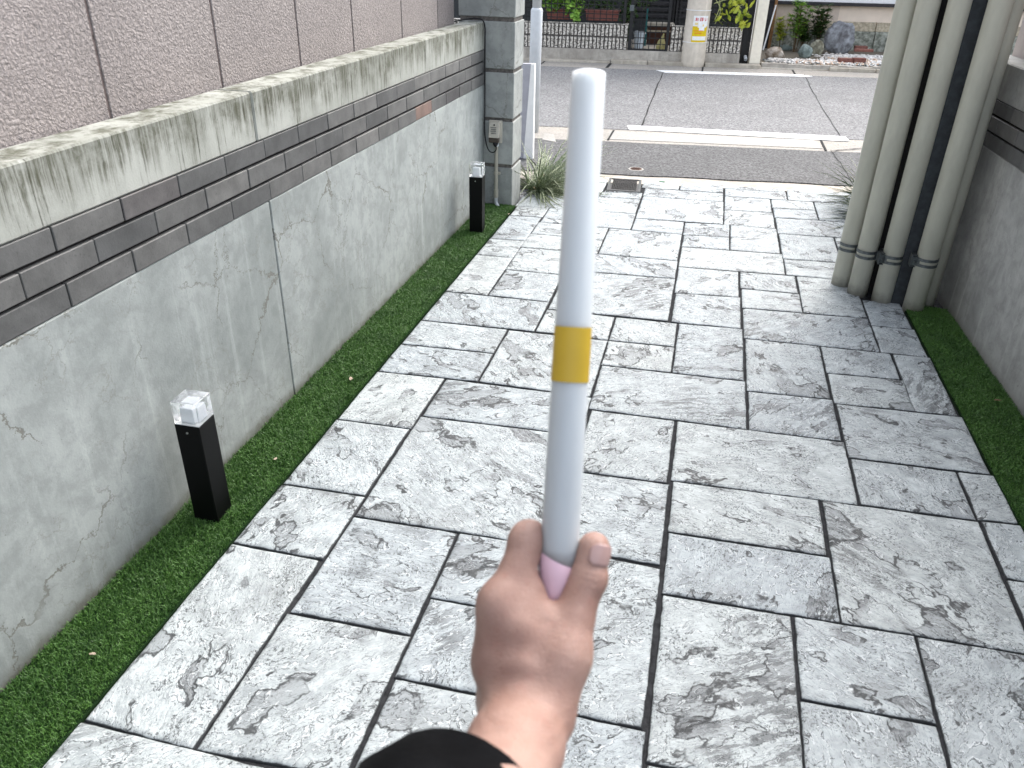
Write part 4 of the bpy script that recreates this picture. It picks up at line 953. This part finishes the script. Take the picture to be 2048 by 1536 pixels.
# pebbles: one mass
def pebbles(name, label, mat, n, seed, regions):
    r = np.random.default_rng(seed)
    ico = bmesh.new(); bmesh.ops.create_icosphere(ico, subdivisions=1, radius=1); bv = np.array([v.co[:] for v in ico.verts]); bf = np.array([[v.index for v in f.verts] for f in ico.faces]); ico.free()
    V = []; Fs = []; k = 0
    for i in range(n):
        (u0, u1, v0, v1) = regions[r.integers(len(regions))]
        u = r.uniform(u0, u1); v = r.uniform(v0, v1); s = r.uniform(.008, .022)
        P = st(u, v, GZ+s*.35+r.uniform(0, .02)); sc_ = np.array([1, r.uniform(.6, 1), r.uniform(.45, .7)])*s; a = r.uniform(0, 6.28)
        q = bv*(1+r.uniform(-.18, .18, (len(bv), 1)))*sc_; q = q@np.array([[math.cos(a), math.sin(a), 0], [-math.sin(a), math.cos(a), 0], [0, 0, 1]])
        V.append(q+P); Fs.append(bf+k); k += len(bv)
    return tag(np_obj(name, np.vstack(V), np.vstack(Fs), M[mat]), label, 'pebbles', kind='stuff')
pebbles('pebbles', 'white pebbles spread over the garden bed', 'pebble', 3400, 1, [(3.05, 4.6, 12.22, 13.4), (3.3, 4.6, 12.5, 13.5), (2.3, 3.4, 12.22, 12.65)])
pebbles('pebbles', 'orange tinted pebbles mixed into the garden bed', 'pebble_o', 1000, 2, [(3.2, 4.6, 12.24, 13.0), (2.6, 3.3, 12.22, 12.5)])
pebbles('pebbles', 'dark grey pebbles at the front of the garden bed', 'pebble_d', 800, 3, [(2.2, 3.3, 12.22, 12.5), (2.2, 4.4, 12.22, 12.4)])
def bigbrick(px_, py_, label, w=.115, h=.05, d=.08, rz=0, z=GZ+.01, mat='redbrick'):
    P = sg(px_, py_, z); o = mesh_obj('red_brick', MB().box(-w, w, -d/2, d/2, 0, h), M[mat], bevel=.004); o.location = tuple(st(P[0], P[1]+d/2, z)); o.rotation_euler = (0, 0, SA+rz)
    return tag(o, label, 'brick', 'loose red bricks in the garden bed')
bigbrick(1690, 127.5, 'left one of the two red bricks lying end to end on the front pebbles', w=.093, h=.068, d=.10)
bigbrick(1718, 127, 'right one of the two red bricks lying end to end on the front pebbles', w=.088, h=.068, d=.10, rz=.05)
bigbrick(1723, 100, 'red brick at the bottom of the small pile behind the pebbles', w=.09, h=.055)
bigbrick(1722, 100, 'red brick second from the bottom of the small pile behind the pebbles', w=.095, h=.055, z=GZ+.068)
bigbrick(1728, 104, 'dark red brick on top of the small pile behind the pebbles', w=.13, h=.035, z=GZ+.126)
sk = MB(); a = (sp(1528, 88, 13.6)[0], 13.6, .09); b = sp(1552, 10, 13.65)
sk.tube([(0, 0, 0), (b[0]-a[0], .05, b[2]-.09)], .011, 8); o = mesh_obj('white_stick', sk, M['whitewall']); o.location = tuple(st(a[0], a[1], .09)); o.rotation_euler = (0, 0, SA)
tag(o, 'thin white stick leaning against the house corner post', 'stick')
def shrub(px_, py_, label, h, mat, seed, n=7, spread=.16, mat2='stem', top=None):
    P = list(sg(px_, py_, GZ)); P[1] = min(P[1], 13.75); P[0] = sp(px_, py_, P[1])[0]; r = random.Random(seed); t = thing('shrub', label, 'shrub', tuple(st(P[0], P[1], GZ)), SA, 'shrubs in the rock garden')
    mb = MB(); s2 = MB(); 
    for k in range(n):
        a = r.uniform(0, 6.28); q = spread*r.uniform(.2, 1); hh = h*r.uniform(.6, 1); tip = (math.cos(a)*q, math.sin(a)*q*.7, hh)
        s2.tube(cat([(math.cos(a)*.02, math.sin(a)*.02, 0), (tip[0]*.4, tip[1]*.4, hh*.5), tip], 3), .004, 4)
        for j in range(5):
            f = .45+.55*j/4; c = np.array([tip[0]*f**1.3, tip[1]*f**1.3, hh*f]); m = 11
            for i in range(m):
                b_ = 2*math.pi*i/m+j; el = r.uniform(-.1, .7); L = r.uniform(.07, .12)
                d = np.array([math.cos(b_)*math.cos(el), math.sin(b_)*math.cos(el), math.sin(el)]); sd = np.array([-math.sin(b_), math.cos(b_), 0])*L*.17
                mb.add([c, c+d*L*.5+sd, c+d*L-[0, 0, .01], c+d*L*.5-sd], [(0, 1, 2, 3)])
    mesh_obj('foliage', mb, M[mat], t); mesh_obj('stems', s2, M[mat2], t); return t
shrub(1590, 96, 'middle shrub with narrow yellow-green leaves in front of the beige wall', .74, 'leaf_y' if False else 'leaf', 3, 9, .17)
shrub(1632, 96, 'dense dark green shrub behind the largest rock', .68, 'leaf_d', 5, 13, .17)
shrub(1562, 88, 'thin yellowish shrub beside the white stick', .56, 'leaf_y', 9, 5, .14)
shrub(1606, 93, 'dark leafy clump between the two taller shrubs', .45, 'leaf_d', 13, 10, .2)
# house on the right
V0 = 14.25
hr = thing('plaster_house', 'beige plastered house wall on a stone base behind the rock garden', 'house', tuple(st(0, V0, 0)), SA)
def zrow(px_, py_): return sp(px_, py_, V0)[2]
z1, z2, z3, z4 = zrow(1760, 64), zrow(1760, 45.5), zrow(1760, 13.5), zrow(1760, 7)
uL = sp(1533, 60, V0)[0]; uJ = sp(1751, 55, V0)[0]; uP = sp(1679, 20, V0)[0]
for a, b in ((uL, uJ-.9), (uJ-.895, uJ-.006), (uJ+.006, uJ+1.6), (uJ+1.61, 9)):
    mesh_obj('foundation_stone', MB().box(a, b, -.06, .3, 0, z1), M['roughstone'], hr, bevel=.01)
    mesh_obj('base_stone', MB().box(a, b, -.02, .3, z1+.002, z2), M['stonebase'], hr, bevel=.004)
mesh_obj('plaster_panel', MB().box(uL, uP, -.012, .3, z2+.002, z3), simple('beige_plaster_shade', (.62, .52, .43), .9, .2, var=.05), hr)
mesh_obj('plaster_panel', MB().box(uP+.002, 9, 0, .3, z2+.002, z3), M['plaster'], hr)
mesh_obj('eave_board', MB().box(uL-.1, 9, -.10, .3, z3+.001, z4), M['darkwood'], hr, bevel=.004)
mesh_obj('upper_wall', MB().box(uL-.1, 9, -.05, .3, z4+.002, 3.2), M['whitewall'], hr)
mesh_obj('corner_post', MB().box(sp(1538, 60, V0)[0], sp(1544, 60, V0)[0], -.12, .3, 0, z3+.2), M['wood'], hr, bevel=.004)
mesh_obj('dark_corner', MB().box(sp(1519, 60, V0)[0], sp(1537.5, 60, V0)[0], -.10, .3, 0, 2.6), M['darkwood'], hr, bevel=.004)
ut = mesh_obj('meter_box', MB().box(0, .25, -.18, -.07, .08, .28), simple('navy_box', (.03, .04, .055), .5), hr, loc=(sp(1772, 90, V0)[0], 0, 0))

# ------------------------------------------------------------------ white steel post and white wall by the pillar
P = gp(1066, 264); mp = thing('street_post', 'white coated steel street pole with a thinner upper section behind the pillar', 'pole', (P[0], P[1], 0))
dz = .995
d_ = ray(1071.5, 18); t_ = (P[1]-CAM[1])/d_[1]; zs_ = (CAM+d_*t_)[2]
mb = MB(); mb.tube([(0, 0, -.02), (0, 0, zs_-.01), (0, 0, zs_), (0, 0, zs_+.01)], [.050, .050, .046, .039], 28); mesh_obj('lower_tube', mb, M['whitemetal'], mp, smooth=True)
mb = MB(); mb.tube([(0, 0, zs_), (0, 0, 4)], .038, 24); mesh_obj('upper_tube', mb, M['whitemetal'], mp, smooth=True)
Yw = 6.15
def yw(x, y): P = yp(x, y, Yw); return (P[0], P[2])
a, b, c, d, e = yw(1040, 128), yw(1062, 128), yw(1069, 128), yw(1065, 330), yw(1046, 330)
ww = thing('gatepost_wall', 'low white and grey rendered wall end squeezed between pillar and street pole', 'wall', (b[0], Yw, 0))
def fr(poly, y0, y1, mat, nm):
    n = len(poly); mb = MB().add([(x-b[0], y0, z) for x, z in poly]+[(x-b[0], y1, z) for x, z in poly], [tuple(range(n)), tuple(range(2*n-1, n-1, -1))]+[(i, n+i, n+(i+1) % n, (i+1) % n) for i in range(n)])
    return mesh_obj(nm, mb, M[mat], ww)
fr([(e[0], max(e[1], -.02)), (d[0], max(d[1], -.02)), c, b], -.0, .05, 'whitewall', 'white_face')
fr([(a[0]-.02, -.02), (e[0]-.003, -.02), (b[0]-.003, b[1]), (a[0]-.02, a[1])], .01, .05, 'lavender', 'grey_face')

# ------------------------------------------------------------------ long grass clumps
def strap_clump(x, y, z, n, L, seed, label, bias=(0, 0), bz=.55):
    r = np.random.default_rng(seed); t = thing('grass_clump', label, 'plant', (x, y, z), 0, 'variegated grass clumps at the paving edge')
    mb = MB()
    for k in range(n):
        a = r.uniform(0, 2*math.pi); el = r.uniform(.02, .95); l = L*r.uniform(.55, 1.1)
        d = np.array([math.cos(a)+bias[0], math.sin(a)+bias[1]]); d = d/(np.linalg.norm(d)+1e-6)*r.uniform(.5, 1); w = r.uniform(.0045, .0085)
        px0 = np.array([r.normal()*.025, r.normal()*.03, 0]); pts = []
        for s in np.linspace(0, 1, 7):
            h = math.sin(el)*s*l - .62*l*s*s*r.uniform(.75, 1)*math.cos(el)*.8
            pts.append(px0+np.array([d[0]*s*l*math.cos(el*.6), d[1]*s*l*math.cos(el*.6), max(.006, h+.04*s)]))
        sd = np.array([-d[1], d[0], .3]); sd /= np.linalg.norm(sd)
        vs = []; 
        for i, p in enumerate(pts):
            ww_ = w*(1-(i/6)**2*.9); vs += [p+sd*ww_, p-[0, 0, ww_*.5], p-sd*ww_]
        fs = []
        for i in range(6):
            o = i*3; fs += [(o, o+1, o+4, o+3), (o+1, o+2, o+5, o+4)]
        mb.add(vs, fs)
    mesh_obj('leaves', mb, M['strap'], t)
    mb = MB(); mb.tube([(0, 0, -.01), (0, 0, .03)], [.05, .03], 9); mesh_obj('crown', mb, M['stem'], t)
    return t
strap_clump(-1.08, 5.28, 0, 190, .60, 3, 'variegated long grass clump sprawling beside the left pillar', bias=(.75, .0))
strap_clump(-1.08, 5.62, 0, 80, .52, 5, 'variegated long grass clump growing behind the left pillar', bias=(.7, .0))
strap_clump(1.10, 5.38, 0, 110, .48, 4, 'variegated long grass clump mostly hidden behind the pipes', bias=(-.6, 0))
strap_clump(1.14, 5.78, 0, 70, .48, 9, 'variegated long grass clump behind the pipes nearest the street', bias=(-.6, 0))

# ------------------------------------------------------------------ baton
tb0 = cp(1100, 1400, .604); tb1 = cp(1178, 147, .56)
ax = tb1-tb0; L = np.linalg.norm(ax); ax = ax/L
bt = thing('light_baton', 'frosted white tube baton with a yellow band and pale pink handle held upright', 'baton', tuple(tb0))
q = Vector(ax).to_track_quat('Z', 'Y'); bt.rotation_mode = 'QUATERNION'; bt.rotation_quaternion = q
def along(x, y):
    d = ray(x, y); d = d/np.linalg.norm(d); # closest point of axis to the sight line
    w0 = tb0-CAM; b_ = ax@d; return float(((b_*(d@w0))-(ax@w0))/(1-b_*b_))
RB = .0147; RT = .0118
s_y0, s_y1, s_p = along(1138, 762), along(1144, 653), along(1116, 1118)
rad = lambda z: RB+(RT-RB)*max(0, (z-s_p)/(L-s_p))
rl = q.inverted() @ Vector(R_)
def slant(mb, zc, amt=.40):          # the pink sleeve is cut at a slant
    mb.v = [(x, y, z-amt*(x*rl.x+y*rl.y)) if abs(z-zc) < .004 else (x, y, z) for x, y, z in mb.v]; return mb
mb = MB(); mb.tube([(0, 0, s_p+.001), (0, 0, s_p+.01), (0, 0, L-.0003), (0, 0, L)], [RB-.0004, RB-.0004, RT, RT-.0003], 40); o = mesh_obj('tube', slant(mb, s_p+.001), M['tube'], bt)
for p in o.data.polygons: p.use_smooth = len(p.vertices) == 4
mb = MB(); mb.tube([(0, 0, s_y0), (0, 0, s_y1)], [rad(s_y0)+.0003, rad(s_y1)+.0003], 40, caps=False); mesh_obj('yellow_band', mb, M['yellow'], bt, smooth=True)
mb = MB(); mb.tube([(0, 0, -.002), (0, 0, s_p-.012), (0, 0, s_p), (0, 0, s_p+.002)], [RB, RB, RB, RB-.001], 40); mesh_obj('handle', slant(mb, s_p+.001), M['pink'], bt, smooth=True)

# ------------------------------------------------------------------ hand: smooth blend of tapered bones, meshed as one surface
HO = cp(1060, 1300, .575)
def cam3(x, y, w): return np.array([(x-1024)/F*w, -(y-768)/F*w, w])          # right, up, forward
H0 = cam3(1060, 1300, .575)
BO = [ # (p0, r0, p1, r1)  radii in mm
 ((1000,1330,.575),18.5,(1008,1208,.575),15.2), ((1008,1208,.575),15.0,(1060,1074,.596),12.6), ((1060,1074,.597),12.2,(1108,1082,.638),9.5), ((1108,1082,.638),9.2,(1158,1100,.632),8),
 ((1003,1295,.574),18,(1002,1235,.574),16.5), ((1040,1420,.560),22,(1000,1330,.575),19), ((1045,1320,.566),21,(1085,1245,.574),15.0), ((1085,1420,.556),23,(1125,1310,.566),20), ((1125,1310,.566),19.5,(1146,1240,.575),15.5), ((1146,1240,.575),15.2,(1176,1152,.583),13.0),
 ((1176,1152,.583),12.8,(1188,1096,.586),12.0), ((1020,1420,.562),21,(1060,1340,.57),20), ((1036,1250,.568),17,(1060,1185,.58),11.5),
 ((1000,1400,.580),17,(1000,1270,.596),13), ((1000,1270,.596),12.5,(1040,1165,.622),10.5), ((1040,1165,.622),10.2,(1106,1168,.641),9), ((1106,1168,.641),8.8,(1150,1186,.622),8),
 ((1005,1410,.585),16,(1003,1335,.603),12.5), ((1003,1335,.603),12,(1034,1236,.626),10), ((1034,1236,.626),9.8,(1100,1242,.636),8.6), ((1100,1242,.636),8.4,(1143,1257,.616),7.6),
 ((1015,1430,.582),15,(1012,1390,.603),11.5), ((1012,1390,.603),11,(1036,1306,.620),9), ((1036,1306,.620),8.8,(1094,1314,.627),8), ((1094,1314,.627),7.8,(1133,1324,.610),7.2),
 ((1040,1420,.560),24,(1010,1490,.528),24), ((1075,1430,.556),24,(1050,1500,.524),24), ((1010,1490,.528),24,(935,1640,.455),25), ((1050,1500,.524),24,(985,1650,.45),26), ((935,1640,.455),25,(820,1850,.38),30), ((985,1650,.45),26,(870,1850,.38),30),
]
def rc(P, a, ra, b, rb):
    ab = b-a; t = np.clip(((P-a)@ab)/(ab@ab), 0, 1); return np.linalg.norm(P-(a+t[..., None]*ab), axis=-1)-(ra+(rb-ra)*t)
def smin(a, b, k): h = np.clip(.5+.5*(b-a)/k, 0, 1); return b+(a-b)*h-k*h*(1-h)
prims = [(cam3(*p)-H0, ra/1000, cam3(*q_)-H0, rb/1000) for p, ra, q_, rb in BO]
lo = np.min([np.minimum(a-ra, b-rb) for a, ra, b, rb in prims], 0)-.006; hi = np.max([np.maximum(a+ra, b+rb) for a, ra, b, rb in prims], 0)+.006
hs_ = .00175; n3 = np.ceil((hi-lo)/hs_).astype(int)
gx, gy, gz = [lo[i]+hs_*np.arange(n3[i]) for i in range(3)]
Pg = np.stack(np.meshgrid(gx, gy, gz, indexing='ij'), -1).astype(np.float32)
D = None
fing = {14, 15, 16, 18, 19, 20, 22, 23, 24, 2, 3}
for i, (a, ra, b, rb) in enumerate(prims):
    d = rc(Pg, a, ra, b, rb)
    D = d if D is None else smin(D, d, .0035 if i in fing or i in (9, 10) else .010)
# knuckle bumps and creases
for (x, y, w, r, k) in ((994, 1200, .570, 10, .014), (1048, 1080, .592, 10.5, .009), (1186, 1160, .579, 9, .009)):
    D = smin(D, np.linalg.norm(Pg-(cam3(x, y, w)-H0), axis=-1)-r/1000, k)
up_ = Pg[..., 1]; X_ = Pg[..., 0]
D = D+.0005*np.exp(-((up_-(cam3(1050, 1432, .53)-H0)[1]+.12*X_)/.0018)**2)+.0005*np.exp(-((up_-(cam3(1050, 1450, .53)-H0)[1]+.16*X_)/.0020)**2)
for (x, y) in ((1182, 1138), (1180, 1150), (1178, 1161)):
    c = cam3(x, y, .572)-H0; D = D+.0010*np.exp(-((up_-c[1]+.25*(X_-c[0]))/.0011)**2)*np.exp(-((X_-c[0])/.011)**2)
for (x, y) in ((1048, 1082), (1044, 1094), (1052, 1070)):
    c = cam3(x, y, .585)-H0; D = D+.0007*np.exp(-((up_-c[1]-.30*(X_-c[0]))/.0011)**2)*np.exp(-((X_-c[0])/.010)**2)
def surfnet(Fd, org, h):
    s = Fd < 0; nx, ny, nz = Fd.shape
    acc = np.zeros((nx-1, ny-1, nz-1, 3), np.float32); cn = np.zeros((nx-1, ny-1, nz-1), np.float32)
    def sl(o): return tuple(slice(o[i], o[i]+(nx-1, ny-1, nz-1)[i]) for i in range(3))
    for ax_ in range(3):
        oth = [i for i in range(3) if i != ax_]
        for a in (0, 1):
            for b in (0, 1):
                o1 = [0, 0, 0]; o1[oth[0]] = a; o1[oth[1]] = b; o2 = list(o1); o2[ax_] = 1
                f1, f2 = Fd[sl(o1)], Fd[sl(o2)]; m = (f1 < 0) != (f2 < 0)
                t = np.where(m, f1/np.where(m, f1-f2, 1), 0); cn += m
                for i in range(3): acc[..., i] += np.where(m, o1[i]+(t if i == ax_ else 0), 0)
    act = cn > 0; idx = -np.ones(act.shape, int); idx[act] = np.arange(act.sum())
    ii = np.argwhere(act); V = (ii+acc[act]/cn[act][:, None])*h+org
    Q = []
    for ax_ in range(3):
        o2 = [0, 0, 0]; o2[ax_] = 1
        A = s[:nx-o2[0], :ny-o2[1], :nz-o2[2]]; B = s[o2[0]:, o2[1]:, o2[2]:]
        e = np.argwhere(A != B); b, c = [(1, 2), (2, 0), (0, 1)][ax_]
        e = e[(e[:, b] > 0) & (e[:, c] > 0) & (e[:, b] < act.shape[b]) & (e[:, c] < act.shape[c])]
        db = np.zeros(3, int); db[b] = 1; dc = np.zeros(3, int); dc[c] = 1
        q4 = np.stack([idx[tuple((e-db-dc).T)], idx[tuple((e-dc).T)], idx[tuple(e.T)], idx[tuple((e-db).T)]], -1)
        fl = ~A[tuple(e.T)]; q4[fl] = q4[fl][:, ::-1]; Q.append(q4)
    return V, np.vstack(Q)
V, Q = surfnet(D, lo, hs_)
def c2w(v): v = np.asarray(v); return v[..., 0:1]*R_+v[..., 1:2]*U_+v[..., 2:3]*W_
for it in range(3):                                   # light smoothing of the net
    acc = np.zeros_like(V); cnt_ = np.zeros(len(V))
    for a, b in ((0, 1), (1, 2), (2, 3), (3, 0)):
        np.add.at(acc, Q[:, a], V[Q[:, b]]); np.add.at(cnt_, Q[:, a], 1); np.add.at(acc, Q[:, b], V[Q[:, a]]); np.add.at(cnt_, Q[:, b], 1)
    V = V*.5+.5*acc/cnt_[:, None]
# camera axes are left-handed (right, up, forward): reverse the winding
hand = np_obj('person', c2w(V), Q[:, ::-1], M['skin'], smooth=True); hand.location = tuple(HO)
tag(hand, 'left hand and forearm of a person in a black sleeve gripping the baton', 'person')
# thumb nail
a_, b_ = cam3(1177, 1150, .583)-H0, cam3(1191, 1092, .585)-H0; ta = (b_-a_)/np.linalg.norm(b_-a_)
nd = np.array([.50, .15, -1.0]); nd = nd-ta*(nd@ta); nd /= np.linalg.norm(nd); bd_ = np.cross(ta, nd)
vs = []; nu, nvv = 13, 11; fs = []
for j in range(nvv):
    tt = -1+2*j/(nvv-1); s = .0170+.0082*tt
    for i in range(nu):
        k = -1+2*i/(nu-1); k *= math.sqrt(max(.02, 1-(abs(tt)**3)*.80)); th = k*.82; rr = .0132-.0008*max(0, tt)-.0006*abs(k)**3-.0010*(1 if j == 0 else 0)
        base = a_+ta*s; vs.append(base+(nd*math.cos(th)+bd_*math.sin(th))*rr)
n0 = len(vs)
for j in range(nvv-1):
    for i in range(nu-1): fs.append((j*nu+i, j*nu+i+1, (j+1)*nu+i+1, (j+1)*nu+i))
o = np_obj('thumb_nail', c2w(np.array(vs)), np.array(fs), M['nail'], hand, smooth=True)
md = o.modifiers.new('s', 'SOLIDIFY'); md.thickness = .0006; md.offset = 0
# sleeve
ringc = [((948, 1608, .492), 57, 0), ((946, 1611, .492), 59, .3), ((931, 1626, .486), 60, 1), ((900, 1645, .47), 61, 1.7), ((875, 1700, .44), 61, 1), ((810, 1840, .385), 57, .5), ((770, 1950, .35), 60, 0)]
sa = cam3(1040, 1430, .555); sb = cam3(880, 1760, .42); sx = (sb-sa)/np.linalg.norm(sb-sa)
e1 = np.array([1.0, .1, 0]); e1 = e1-sx*(e1@sx); e1 /= np.linalg.norm(e1); e2 = np.cross(sx, e1)
vs = []; fs = []; n = 72
rings = [(ringc[2][0], 47, 0)] + ringc
for j, (c, r, w) in enumerate(rings):
    cc = cam3(*c)-H0
    for k in range(n):
        th = 2*math.pi*k/n; rr = r/1000*(1+.055*w*math.sin(th*3+j*.7)+.018*w*math.sin(th*7-j))
        vs.append(cc+e1*math.cos(th)*rr*1.0+e2*math.sin(th)*rr*.82+sx*(.004*math.sin(th*2+.6)+.020*math.cos(th))*(1 if j < 4 else .4))
for j in range(len(rings)-1):
    for k in range(n): fs.append((j*n+k, j*n+(k+1) % n, (j+1)*n+(k+1) % n, (j+1)*n+k))
o = np_obj('sleeve', c2w(np.array(vs)), np.array(fs), M['sleeve'], hand, smooth=True)
md = o.modifiers.new('s', 'SOLIDIFY'); md.thickness = .002; md.offset = 0
